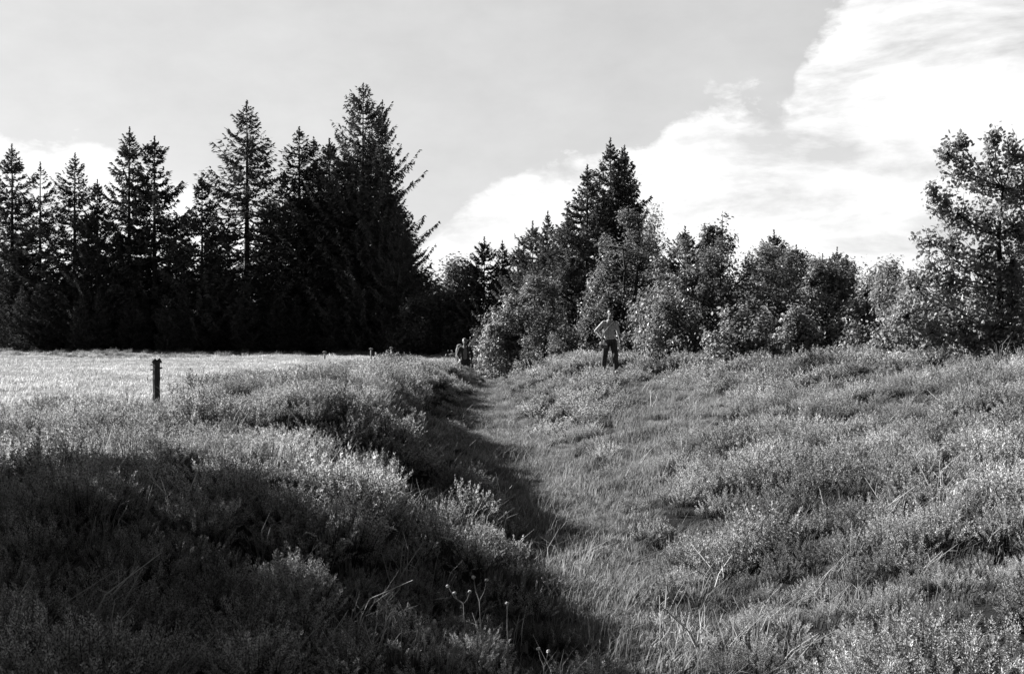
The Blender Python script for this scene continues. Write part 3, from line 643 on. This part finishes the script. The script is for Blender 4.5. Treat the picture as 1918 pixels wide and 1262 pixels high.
# right-hand young oak: crown of separate sprays on rising limbs
def spray_tree(name, label, base_px, d, sprays, seed, leaf=.10, mat=None, trunkr=.1):
    r = np.random.default_rng(seed); x0 = (base_px - 959) / F * d; z0 = Hz(x0, d) - .1
    e = tag(empty(name, (x0, d, z0)), label, 'tree')
    tb = TB(); V = []
    forks = [np.array([0, 0, .9]), np.array([.1, .1, 1.8]), np.array([0, 0, 2.8]), np.array([.1, 0, 3.8])]
    tb.tube([(0, 0, -.2)] + [tuple(f) for f in forks], [trunkr, trunkr * .85, trunkr * .65, trunkr * .45, trunkr * .2], 7)
    for (px, py, w, hgt, dy) in sprays:
        dl = d + dy
        c = np.array([(px - 959) / F * dl - x0, dy, EYE + (640 - py) / F * dl - z0]); wx = w / F * dl; wz = hgt / F * dl
        f = min(forks, key=lambda q: np.linalg.norm(q - c) + (2 if q[2] > c[2] else 0))
        m = (f + c) / 2 + np.array([0, 0, -.12]) 
        tb.tube([f, m, c], [trunkr * .22, trunkr * .15, .008], 5)
        nl_ = int(np.linalg.norm(c - f) * 45); tq = r.uniform(.15, 1, nl_)[:, None]; pos = f * (1 - tq) ** 2 + 2 * m * tq * (1 - tq) + c * tq ** 2 + r.normal(0, .16, (nl_, 3))
        nrm = unit(r.normal(0, .8, (nl_, 3)) + np.array([0, 0, .4])); a1 = unit(np.cross(nrm, r.normal(0, 1, (nl_, 3)))); a2 = np.cross(nrm, a1); l = (leaf * r.uniform(.6, 1.3, nl_))[:, None]; wv = l * .3
        V.append(np.stack([pos, pos + a1 * l * .35 + a2 * wv, pos + a1 * l * .75 + a2 * wv * .85, pos + a1 * l, pos + a1 * l * .75 - a2 * wv * .85, pos + a1 * l * .35 - a2 * wv], 1).reshape(-1, 3))
        nt_ = max(14, int(wx * wz * 160))
        for k in range(nt_):
            a = r.uniform(0, 6.28); q = math.sqrt(r.uniform(0, 1)); tip = c + np.array([math.cos(a) * wx * q, r.normal(0, .5) * wx, math.sin(a) * wz * q * 1.35])
            st_ = c * .5 + tip * .5 - np.array([0, 0, wz * .25])
            tb.tube([c, st_, tip], [.012, .008, .003], 3, False)
            n = r.integers(10, 22); t = r.uniform(.35, 1.05, n)[:, None]
            pos = np.where(t < .5, c * (1 - 2 * t) + st_ * 2 * t, st_ * (2 - 2 * t) + tip * (2 * t - 1)) + r.normal(0, .06, (n, 3))
            nrm = unit(r.normal(0, .7, (n, 3)) + np.array([-.3, -.2, .45])); a1 = unit(np.cross(nrm, r.normal(0, 1, (n, 3)))); a2 = np.cross(nrm, a1)
            l = (leaf * r.uniform(.6, 1.3, n))[:, None]; wv = l * .3
            V.append(np.stack([pos, pos + a1 * l * .35 + a2 * wv + nrm * l * .08, pos + a1 * l * .75 + a2 * wv * .85 + nrm * l * .06, pos + a1 * l,
                               pos + a1 * l * .75 - a2 * wv * .85 + nrm * l * .06, pos + a1 * l * .35 - a2 * wv + nrm * l * .08], 1).reshape(-1, 3))
    V = np.concatenate(V); n = len(V) // 6; i = np.arange(n)[:, None] * 6
    Q = np.concatenate([i + np.array([0, 1, 2, 3]), i + np.array([0, 3, 4, 5])])
    mobj('crown', make_mesh('crown', V, [Q], mat or M_oak), e); mobj('trunk', tb.mesh('trunk', M_bark), e)
    return e
spray_tree('oak_tree', 'tall ragged young oak running off the right edge, open sprays of leaves against the sky', 1870, 28,
  [(1775, 285, 18, 22, 0), (1800, 320, 38, 30, 0), (1835, 345, 35, 30, .3), (1855, 300, 18, 35, 0), (1895, 290, 30, 42, 0), (1890, 350, 40, 36, .4), (1930, 330, 40, 60, 0),
   (1765, 385, 26, 28, 0), (1800, 400, 40, 35, -.2), (1850, 410, 42, 35, .2), (1900, 420, 45, 40, 0), (1742, 452, 32, 22, 0), (1785, 460, 42, 35, .3), (1840, 475, 45, 38, 0), (1895, 490, 45, 42, -.3), (1940, 470, 40, 60, 0),
   (1780, 525, 50, 35, 0), (1835, 545, 50, 42, .3), (1895, 560, 48, 42, 0), (1720, 540, 35, 26, 0), (1860, 610, 60, 36, -.3), (1800, 600, 50, 36, 0), (1930, 600, 45, 45, 0), (1700, 590, 45, 34, 0), (1745, 620, 50, 34, 0), (1690, 640, 40, 24, .3), (1830, 640, 60, 28, -.4), (1900, 645, 60, 26, -.4), (1740, 500, 26, 26, .2),
   (1748, 362, 6, 18, 0), (1860, 255, 6, 14, 0), (1800, 268, 5, 10, 0)], 200, leaf=.095, mat=M_young)
spray_tree('oak_tree', 'dense oak sapling at the right edge, behind the ragged young oak', 1960, 33,
  [(1880, 520, 60, 60, 0), (1930, 460, 50, 60, 0), (1830, 590, 60, 40, 0), (1900, 610, 60, 40, 0), (1960, 560, 60, 60, 0)], 201, leaf=.10)
# leafless shrub on the skyline
tb = TB(); rr_ = random.Random(4)
for k in range(22):
    a = rr_.uniform(-.75, .45); h = rr_.uniform(.9, 2.0)
    b = (rr_.uniform(-.1, .1), rr_.uniform(-.2, .2), 1.2)
    tb.tube([(0, 0, -.1), b, (b[0] + a * h * .5, b[1], b[2] + h * .55), (b[0] + a * h * .9, b[1] + rr_.uniform(-.2, .2), b[2] + h)], [.02, .014, .009, .003], 4)
pb = P(1745, 640, 42); pb.z = Hz(pb.x, 42)
o = mobj('bare_shrub', tb.mesh('bare_shrub', solid('pale_twig', .25, .45, 20)), loc=pb); tag(o, 'leafless pale-twigged shrub fanning out against the sky left of the ragged young oak', 'shrub')
# small pale shrubs at the ditch head
GS = 'low pale shrubs at the head of the ditch'
for k, (px, top, d, wp, lab) in enumerate([(942, 640, 53, 16, 'low pale shrub at the head of the ditch, nearest the person with the rucksack'),
        (985, 640, 48.5, 20, 'low shrub at the foot of the broad round oak bush'), (1040, 636, 48, 22, 'low leafy shrub between the broad oak bush and the mound'),
        (915, 655, 55, 14, 'tiny dark shrub in the ditch right behind the person with the rucksack')]):
    bush('low_shrub', 'shrub', px, 0, top, d, wp, lab, 130 + k, group=GS, nclus=26, per=26, leaf=.07, cr=.16, base=0, trunk=.02, stems=2, ayf=1)
# unseen trees added left of the view, shaped to cast shade on the near bank
def added_shade_tree(x, y, H, ax, seed, label, n=420, base=.12):
    cr, tr = leafy(seed, ax, ax, H, base=base, nclus=n, per=30, leaf=.17, cr=.55, trunk=.16, stems=2, mat=M_oak_shade)
    e = tag(empty('leafy_tree', (x, y, Hz(x, y) - .1)), label, 'tree'); mobj('trunk', tr, e); mobj('crown', cr, e)
added_shade_tree(-9.2, 14.2, 4.3, 1.1, 302, 'added leafy tree out of view on the left, farthest of the three shading the bank', 90, .62)
added_shade_tree(-8.4, 12.0, 4.0, 1.4, 303, 'added leafy tree out of view on the left, middle one of the three shading the bank', 300, .46)
added_shade_tree(-7.4, 10.0, 3.7, 1.7, 304, 'added leafy tree out of view on the left, nearest of the three shading the bank', 520, .22)
# short low undergrowth between the heather cushions, a darker grey than the path grass
gu = proto_coll('undergrowth_blades', [grass_tuft(95 + s, n=50, rad=.16, hmin=.05, hmax=.17, wd=.007) for s in range(3)], leafmat('undergrowth', .04, .17, .3))
grass('undergrowth', [(45, 4.5, 14), (28, 14, 24), (10, 24, 50)], gu, lambda x, y: 1 - np.maximum(fieldmask(x, y), .1), 'thin short grass growing between the heather cushions', .5, .9)

# ------------------------------------------------------------------ posts
def rough_post(tbx, w, h, seed, k=4):
    r = random.Random(seed); n = 14
    pts = [(r.uniform(-.004, .004), r.uniform(-.004, .004), -.3 + (h + .3) * i / n) for i in range(n + 1)]
    tbx.tube(pts, [w * .7 * (1 + r.uniform(-.05, .05)) for _ in pts], k)
pp = P(293, 768, 26); pz = Hz(pp.x, 26)
root = tag(empty('fence_post', (pp.x, 26, pz), 0.6), 'dark squared wooden fence post standing alone at the near edge of the meadow', 'fence post', 'fence posts')
ztop = EYE + (640 - 676) / F * 26 - pz
t1 = TB(); rough_post(t1, .104, ztop, 3, 8); mobj('post', t1.mesh('post', M_post, False), root)
for dx, dz_, sz in ((-.045, .0, .06), (.055, -.05, .055)):      # splintered crown of the post
    t2 = TB(); t2.tube([(dx * .4, -dx * .4, ztop - .03), (dx, -dx * .6, ztop + .015), (dx * 1.5, -dx, ztop + .02 + dz_)], [sz, sz * .9, sz * .3], 6); mobj('splinter', t2.mesh('splinter', M_post, False), root)
for zz, sx_ in ((ztop - .075, -1), (ztop - .17, -1), (ztop - .14, 1)):
    t3 = TB(); c, s_ = math.cos(-.6), math.sin(-.6)
    t3.tube([(sx_ * .05 * c, sx_ * .05 * s_, zz), (sx_ * .115 * c, sx_ * .115 * s_, zz + .006)], [.02, .015], 8); mobj('insulator', t3.mesh('insulator', M_iron), root)
for k, (px, py, d, lab) in enumerate([(608, 660, 72, 'slim pale post, left of three seen over the heather bank'), (695, 654, 76, 'slim pale post, middle of three seen over the heather bank'),
        (733, 652, 80, 'slim pale post, right of three seen over the heather bank')]):
    x = (px - 959) / F * d; z = Hz(x, d); h = EYE + (640 - py) / F * d - z
    root = tag(empty('fence_post', (x, d, z)), lab, 'fence post', 'fence posts')
    t = TB(); t.tube([(0, 0, -.2), (0, 0, h * .5), (.01, 0, h)], .05, 7); mobj('post', t.mesh('post', M_postl), root)
    t = TB(); t.tube([(-.09, 0, h - .02), (-.05, 0, h + .03), (.05, 0, h + .035), (.09, 0, h - .01)], .045, 7); mobj('post_cap', t.mesh('post_cap', M_postl), root)

# ------------------------------------------------------------------ dry flower stalks, grass heads, stick
M_head = solid('seed_head', .4, .65, 60)
def flower(px, py, d, heads, lab, hh=.6):
    """heads: pixel offsets of the seed heads from (px,py); they fork from one stem"""
    s = d / F; top = P(px, py, d); zg = Hz(top.x, d); L_ = top.z - zg
    root = tag(empty('dry_flower', (top.x, d, zg)), lab, 'wildflower', 'dry flower stalks in the shade of the bank')
    t = TB(); fork = np.array([0, 0, max(.05, L_ - 45 * s)])
    t.tube([(0.02, 0, -.05), (.01, .01, fork[2] * .5), tuple(fork)], [.0042, .0036, .003], 5)
    for (a, b) in heads:
        e = np.array([a * s, random.Random(a).uniform(-.03, .03), L_ - b * s]); m = (fork + e) / 2 + np.array([a * s * .12, 0, -.01])
        t.tube([fork, m, e], [.003, .0025, .002], 5)
    mobj('stem', t.mesh('stem', M_straw), root)
    for (a, b) in heads:
        e = Vector((a * s, random.Random(a).uniform(-.03, .03), L_ - b * s)); bm = bmesh.new(); bmesh.ops.create_icosphere(bm, subdivisions=3, radius=.014)
        r = random.Random(a * 7 + b)
        for v in bm.verts:
            k = .85 + .5 * mnoise.noise(v.co * 160 + Vector((a, b, 0)))
            v.co = Vector((v.co.x * k, v.co.y * k, v.co.z * k * .8))
        me = bpy.data.meshes.new('flower_head'); bm.to_mesh(me); bm.free(); me.materials.append(M_head); mobj('flower_head', me, root, e)
flower(868, 1085, 8.6, [(-29, 12), (-17, 25), (12, 22)], 'dry stalk forking into three round heads, left of the close pair in shade')
flower(898, 1080, 8.4, [(-11, 0), (14, 4)], 'forked dry stalk with one bright white head, right of the close pair')
flower(950, 1130, 8.2, [(0, 0)], 'single-headed thin stalk right of the close pair')
flower(1018, 1200, 8.3, [(-10, 14), (9, 18)], 'short stalk with two round heads, nearest the ditch at the bottom')
def bentgrass(px, py, d, lab, lean=1, n=9, ln=.09, group='bent pale grass heads catching the sun'):
    top = P(px, py, d); zg = Hz(top.x, d); h = top.z - zg
    root = tag(empty('grass_head', (top.x, d, zg)), lab, 'grass', group)
    t = TB(); t.tube([(-.12 * lean, 0, 0), (-.05 * lean, 0, h * .6), (-.01 * lean, 0, h * .95), (.02 * lean, 0, h), (.06 * lean, 0, h - .01)], [.002, .0017, .0015, .0013, .001], 4)
    mobj('stem', t.mesh('stem', M_straw), root)
    r = np.random.default_rng(px); t = TB()
    for k in range(n * 2):
        q = k / (n * 2); p = np.array([(-.01 + q * ln) * lean, 0, h - .03 * q * q]) + r.normal(0, .003, 3)
        t.tube([p, p + np.array([.006 * lean, r.normal(0, .004), r.normal(-.001, .004)]), p + np.array([.014 * lean, r.normal(0, .005), r.normal(-.004, .004)])], [.002, .0045, .001], 4)
    mobj('seed_head', t.mesh('seed_head', M_head), root)
for a in [(722, 1205, 7.8, 'bright hooked grass head low down in the black shade, bottom middle', 1), (722, 985, 9.8, 'bright hooked grass head at the upper edge of the shade', 1),
          (828, 1005, 9.6, 'pale slanting grass head right of the bright hooked one', 1), (705, 862, 13, 'thin arched grass head above the dark hollow of the bank', 1),
          (195, 1100, 8.6, 'small cluster of white grass grains alone in the dark lower left', -1), (572, 997, 9.6, 'white grass head beside pale leaves in the middle of the left bank', 1),
          (505, 922, 11, 'little pale grass head in the heather left of the hollow', -1), (640, 1010, 9.6, 'leaning grass head between the white one and the hooked one', 1)]:
    bentgrass(*a[:4], lean=a[4])
ps = P(888, 785, 33); t = TB(); zg = Hz(ps.x, 33)
t.tube([(-.4, 0, .22), (-.1, .03, .25), (.2, 0, .24), (.42, -.02, .2)], [.03, .035, .033, .02], 7)
tag(mobj('stick', t.mesh('stick', M_head), loc=(ps.x, 33, EYE + (640 - 785) / F * 33 - .2)), 'pale bare stick lying across the far part of the ditch', 'stick')

# ------------------------------------------------------------------ people
def blob(parts, vox=.009, smooth=4, name='body', mat=None):
    """tapered capsules ('c', p, q, r1, r2) and ellipsoids ('e', p, (rx,ry,rz)) fused into one skin"""
    bm = bmesh.new()
    for p in parts:
        if p[0] == 'e':
            mt = Matrix.Translation(p[1]) @ Matrix.Diagonal((*p[2], 1)); bmesh.ops.create_icosphere(bm, subdivisions=3, radius=1, matrix=mt)
        else:
            a, b, r1, r2 = Vector(p[1]), Vector(p[2]), p[3], p[4]; fl = p[5] if len(p) > 5 else 1
            n = max(2, int((b - a).length / (min(r1, r2) * .35)) + 1)
            for i in range(n + 1):
                t_ = i / n; r_ = r1 + (r2 - r1) * t_
                bmesh.ops.create_icosphere(bm, subdivisions=2, radius=1, matrix=Matrix.Translation(a.lerp(b, t_)) @ Matrix.Diagonal((r_, r_ * fl, r_, 1)))
    me = bpy.data.meshes.new(name); bm.to_mesh(me); bm.free(); me.polygons.foreach_set('use_smooth', [True] * len(me.polygons))
    if mat: me.materials.append(mat)
    o = bpy.data.objects.new(name, me)
    md = o.modifiers.new('r', 'REMESH'); md.mode = 'VOXEL'; md.voxel_size = vox; md.use_smooth_shade = True
    if smooth: s = o.modifiers.new('s', 'SMOOTH'); s.iterations = smooth; s.factor = .5
    return o
M_skin = solid('skin', .11, .17, 8, rough=.5)
M_hair = solid('dark_hair', .015, .04, 60)
M_lhair = solid('light_hair', .22, .38, 60)
M_trou = solid('dark_trousers', .025, .045, 30, bump=.3)
M_jack = solid('dark_jacket', .02, .04, 30, bump=.3)
M_pull = solid('grey_pullover', .16, .22, 40)
M_pack = solid('rucksack_canvas', .12, .20, 30, bump=.3)
M_boot = solid('boot_leather', .03, .06, 30, rough=.6)
M_bag = solid('bag_leather', .05, .1, 30, rough=.6)
M_flap = solid('pale_cloth', .6, .8, 30)
def check_mat():
    m, nt = newmat('checked_shirt'); tcn = nt.nodes.new('ShaderNodeTexCoord'); s = nt.nodes.new('ShaderNodeSeparateXYZ'); nt.links.new(tcn.outputs['Object'], s.inputs[0])
    fx = mth(nt, 'LESS_THAN', mth(nt, 'FRACT', mth(nt, 'MULTIPLY', s.outputs[0], 14)), .3); fz = mth(nt, 'LESS_THAN', mth(nt, 'FRACT', mth(nt, 'MULTIPLY', s.outputs[2], 12)), .25)
    v = mth(nt, 'SUBTRACT', .42, mth(nt, 'MULTIPLY_ADD', fx, .12, mth(nt, 'MULTIPLY', fz, .04)))
    p = nt.nodes.new('ShaderNodeBsdfDiffuse'); nt.links.new(grey(nt, v), p.inputs[0]); o = nt.nodes.new('ShaderNodeOutputMaterial'); nt.links.new(p.outputs[0], o.inputs[0]); return m
M_shirt = check_mat()
def hand(wr, dr, side, curl, palm_n):
    """palm, four fingers of different lengths and a thumb from the side of the palm"""
    wr = Vector(wr); dr = Vector(dr).normalized(); pn = Vector(palm_n).normalized(); lat = dr.cross(pn).normalized() * side
    k = wr + dr * .085; out = [('c', wr, wr + dr * .03, .024, .026), ('c', wr + dr * .03 + lat * .016, k + lat * .026, .017, .014), ('c', wr + dr * .03 - lat * .016, k - lat * .026, .017, .014), ('c', wr + dr * .03, k, .018, .015)]
    for i, ln in enumerate((.068, .078, .072, .056)):
        b = k + lat * (.030 - .020 * i); p = b; d = dr.copy()
        for j, f in enumerate((.45, .3, .25)):
            d = (d + pn * curl * (.5 + .25 * j + .06 * i)).normalized(); q = p + d * ln * f; out.append(('c', p, q, .0095 - j * .001, .0088 - j * .001)); p = q
    b = wr + dr * .03 + lat * .026; d1 = (dr * .6 + lat * .7 + pn * .3).normalized(); q = b + d1 * .035
    out += [('c', b, q, .013, .011), ('c', q, q + (dr * .8 + lat * .25 + pn * .4).normalized() * .032, .011, .009)]
    return out
def head(c, face=(0, -1, 0)):
    """c = centre of the head; faces -Y"""
    x, y, z = c
    return [('e', (x, y + .012, z + .025), (.075, .093, .092)), ('e', (x, y - .02, z - .04), (.058, .066, .075)), ('e', (x, y - .035, z - .092), (.032, .035, .026)),
            ('c', (x, y - .082, z + .012), (x, y - .104, z - .028), .009, .014), ('e', (x, y - .086, z - .06), (.026, .012, .008)), ('e', (x, y - .084, z - .074), (.022, .012, .008)),
            ('e', (x - .03, y - .078, z + .034), (.022, .012, .007)), ('e', (x + .03, y - .078, z + .034), (.022, .012, .007)),
            ('e', (x - .032, y - .074, z + .008), (.013, .012, .009)), ('e', (x + .032, y - .074, z + .008), (.013, .012, .009)),
            ('e', (x - .080, y + .01, z - .002), (.010, .020, .032)), ('e', (x + .080, y + .01, z - .002), (.010, .020, .032))]
def person(root, J, skin_arm, shirt, trous, hairmat, hair_len=0):
    sh_l, el_l, wr_l, sh_r, el_r, wr_r = [Vector(J[k]) for k in ('shl', 'ell', 'wrl', 'shr', 'elr', 'wrr')]
    hc_, ch, pe = Vector(J['head']), Vector(J['chest']), Vector(J['pelvis'])
    hl, hr, kl, kr, al, ar = [Vector(J[k]) for k in ('hl', 'hr', 'kl', 'kr', 'al', 'ar')]
    body = head(hc_) + [('c', hc_ + Vector((0, .015, -.06)), ch + Vector((0, .02, .20)), .054, .060),
        ('e', ch + Vector((0, 0, .04)), (.165, .105, .17)), ('e', (ch + pe) / 2, (.14, .10, .16)), ('e', pe, (.155, .11, .12)),
        ('c', sh_l, el_l, .050, .038), ('c', el_l, wr_l, .038, .025), ('c', sh_r, el_r, .050, .038), ('c', el_r, wr_r, .038, .025),
        ('c', ch + Vector((0, .01, .15)), sh_l, .06, .055), ('c', ch + Vector((0, .01, .15)), sh_r, .06, .055),
        ('c', hl, kl, .083, .056), ('c', hr, kr, .083, .056), ('c', kl, al, .056, .036), ('c', kr, ar, .056, .036),
        ('c', al, al + Vector((0, -.16, -.045)), .035, .026), ('c', ar, ar + Vector((0, -.16, -.045)), .035, .026)]
    body += hand(wr_l, J['hdl'], J.get('sdl', 1), J.get('cul', .4), J['pnl']) + hand(wr_r, J['hdr'], J.get('sdr', 1), J.get('cur', .35), J['pnr'])
    o = blob(body, .007, 2, 'body', M_skin); link(o, root)
    sl_ = J.get('sleeve', 1.0)
    def upto(a, b, t_): return a.lerp(b, t_)
    sp = [('e', ch + Vector((0, 0, .04)), (.168, .12, .19)), ('e', (ch + pe) / 2, (.152, .12, .17)), ('e', pe + Vector((0, 0, .06)), (.165, .125, .10)),
          ('c', ch + Vector((0, .01, .16)), sh_l, .07, .058), ('c', ch + Vector((0, .01, .16)), sh_r, .07, .058), ('c', sh_l, el_l, .060, .050), ('c', sh_r, el_r, .060, .050),
          ('e', ch + Vector((0, .0, .215)), (.075, .075, .03))]
    if sl_ > .5: sp += [('c', el_l, upto(el_l, wr_l, sl_), .050, .036), ('c', el_r, upto(el_r, wr_r, sl_), .050, .036)]
    link(blob(sp, .011, 3, J.get('top', 'shirt'), shirt), root)
    tp = [('e', pe + Vector((0, 0, -.03)), (.172, .128, .12)), ('c', hl, kl, .112, .088), ('c', hr, kr, .112, .088), ('c', kl, al + Vector((0, 0, .03)), .086, .075), ('c', kr, ar + Vector((0, 0, .03)), .086, .075)]
    link(blob(tp, .011, 3, 'trousers', trous), root)
    for a in (al, ar):
        link(blob([('c', a + Vector((0, .02, .03)), a + Vector((0, .02, -.04)), .048, .05), ('c', a + Vector((0, .03, -.05)), a + Vector((0, -.17, -.06)), .045, .038)], .009, 2, 'boot', M_boot), root)
    hb = [('e', hc_ + Vector((0, .028, .052)), (.083, .092, .078)), ('e', hc_ + Vector((0, .055, .0)), (.078, .066, .085)), ('e', hc_ + Vector((0, -.045, .098)), (.06, .04, .026))]
    link(blob(hb, .007, 1, 'hair', hairmat), root)
# walking man
x, d = (1143 - 959) / F * 39, 39.0
zf = EYE + (640 - 699) / F * 39
r1 = tag(empty('person', (x, d, zf), 0, 1.04), 'person in checked shirt and dark trousers walking down the mound, one elbow out', 'person')
person(r1, dict(head=(0.0, -.06, 1.69), chest=(-.02, 0, 1.27), pelvis=(-.02, .02, .93), shl=(-.19, 0, 1.415), ell=(-.40, .08, 1.19), wrl=(-.27, -.10, 1.02),
    shr=(.17, 0, 1.40), elr=(.24, .10, 1.11), wrr=(.29, .02, .86), hl=(-.105, .02, .88), hr=(.085, .02, .88), kl=(-.155, -.04, .50), kr=(.13, -.20, .49),
    al=(-.17, .26, .16), ar=(.15, -.18, .09), hdl=(.6, -.5, -.3), pnl=(.3, .3, -.8), sdl=-1, hdr=(.1, -.15, -1), pnr=(-1, 0, 0), sdr=1, cur=.3, cul=.6, sleeve=.35), True, M_shirt, M_trou, M_hair)
# small shoulder bag at the hip, with pale flap, on its strap
rb = tag(empty('shoulder_bag', (x - .2, d - .12, zf + .80)), 'small dark bag with a bright pale flap held at the hip of the walking person', 'bag')
bm = bmesh.new(); bmesh.ops.create_cube(bm, size=1, matrix=Matrix.Translation((0, -.03, 0)) @ Matrix.Diagonal((.2, .09, .15, 1))); bmesh.ops.bevel(bm, geom=bm.edges[:], offset=.02, segments=3, affect='EDGES')
me = bpy.data.meshes.new('bag_body'); bm.to_mesh(me); bm.free(); me.materials.append(M_bag); mobj('bag_body', me, rb)
bm = bmesh.new(); bmesh.ops.create_cube(bm, size=1, matrix=Matrix.Translation((-.01, -.035, .06)) @ Matrix.Rotation(.25, 4, 'Y') @ Matrix.Diagonal((.21, .11, .075, 1))); bmesh.ops.bevel(bm, geom=bm.edges[:], offset=.015, segments=3, affect='EDGES')
me = bpy.data.meshes.new('flap'); bm.to_mesh(me); bm.free(); me.materials.append(M_flap); mobj('flap', me, rb)
t = TB(); t.tube([(-.08, -.03, .07), (-.02, .0, .35), (.14, -.02, .55), (.33, -.02, .72), (.36, .12, .66), (.2, .28, .4), (.0, .16, .15), (.08, -.02, .07)], .012, 6); mobj('strap', t.mesh('strap', M_bag), rb)
# second man in the hollow
x2, d2 = (871 - 959) / F * 51, 51.0
z2 = EYE + (640 - 633) / F * 51 - 1.76
r2 = tag(empty('person', (x2, d2, z2), .1), 'person in open dark jacket and grey pullover, half hidden by the bank, wearing a rucksack', 'person')
person(r2, dict(head=(-.02, -.08, 1.63), chest=(0, -.02, 1.24), pelvis=(0, .02, .92), shl=(-.19, 0, 1.38), ell=(-.29, .02, 1.10), wrl=(-.22, -.16, .96),
    shr=(.19, 0, 1.38), elr=(.28, .02, 1.10), wrr=(.24, -.16, .94), hl=(-.1, .02, .87), hr=(.1, .02, .87), kl=(-.12, -.12, .48), kr=(.12, 0, .48),
    al=(-.12, -.06, .1), ar=(.12, .2, .13), hdl=(.1, -.7, -.5), pnl=(.5, 0, -.5), sdl=-1, hdr=(-.1, -.7, -.5), pnr=(-.5, 0, -.5), sdr=1, sleeve=.95, top='jacket'), True, M_jack, M_trou, M_lhair)
link(blob([('e', (0, -.085, 1.24), (.085, .07, .20)), ('e', (0, -.08, 1.05), (.08, .07, .12))], .01, 2, 'pullover', M_pull), r2)
link(blob([('c', (-.06, -.095, 1.44), (-.03, -.10, 1.36), .03, .025), ('c', (.045, -.085, 1.45), (.02, -.095, 1.36), .02, .02)], .006, 1, 'collar', M_flap), r2)
rp = tag(empty('rucksack', (x2 - .12, d2 + .24, z2 + 1.0)), 'pale canvas rucksack on the back of the half-hidden person', 'rucksack')
link(blob([('e', (-.08, 0, .25), (.17, .12, .25)), ('e', (-.08, 0, .08), (.17, .13, .14)), ('e', (-.08, -.01, .45), (.13, .10, .08))], .012, 3, 'pack', M_pack), rp)
link(blob([('e', (-.1, .10, .15), (.12, .07, .12))], .01, 2, 'pocket', M_pack), rp)
for sx_ in (-.03, .27):
    t = TB(); t.tube([(sx_, -.1, .45), (sx_, -.2, .46), (sx_, -.30, .38), (sx_, -.30, .2), (sx_ * .9, -.1, .05)], .018, 6); mobj('strap', t.mesh('strap', M_pack), rp)
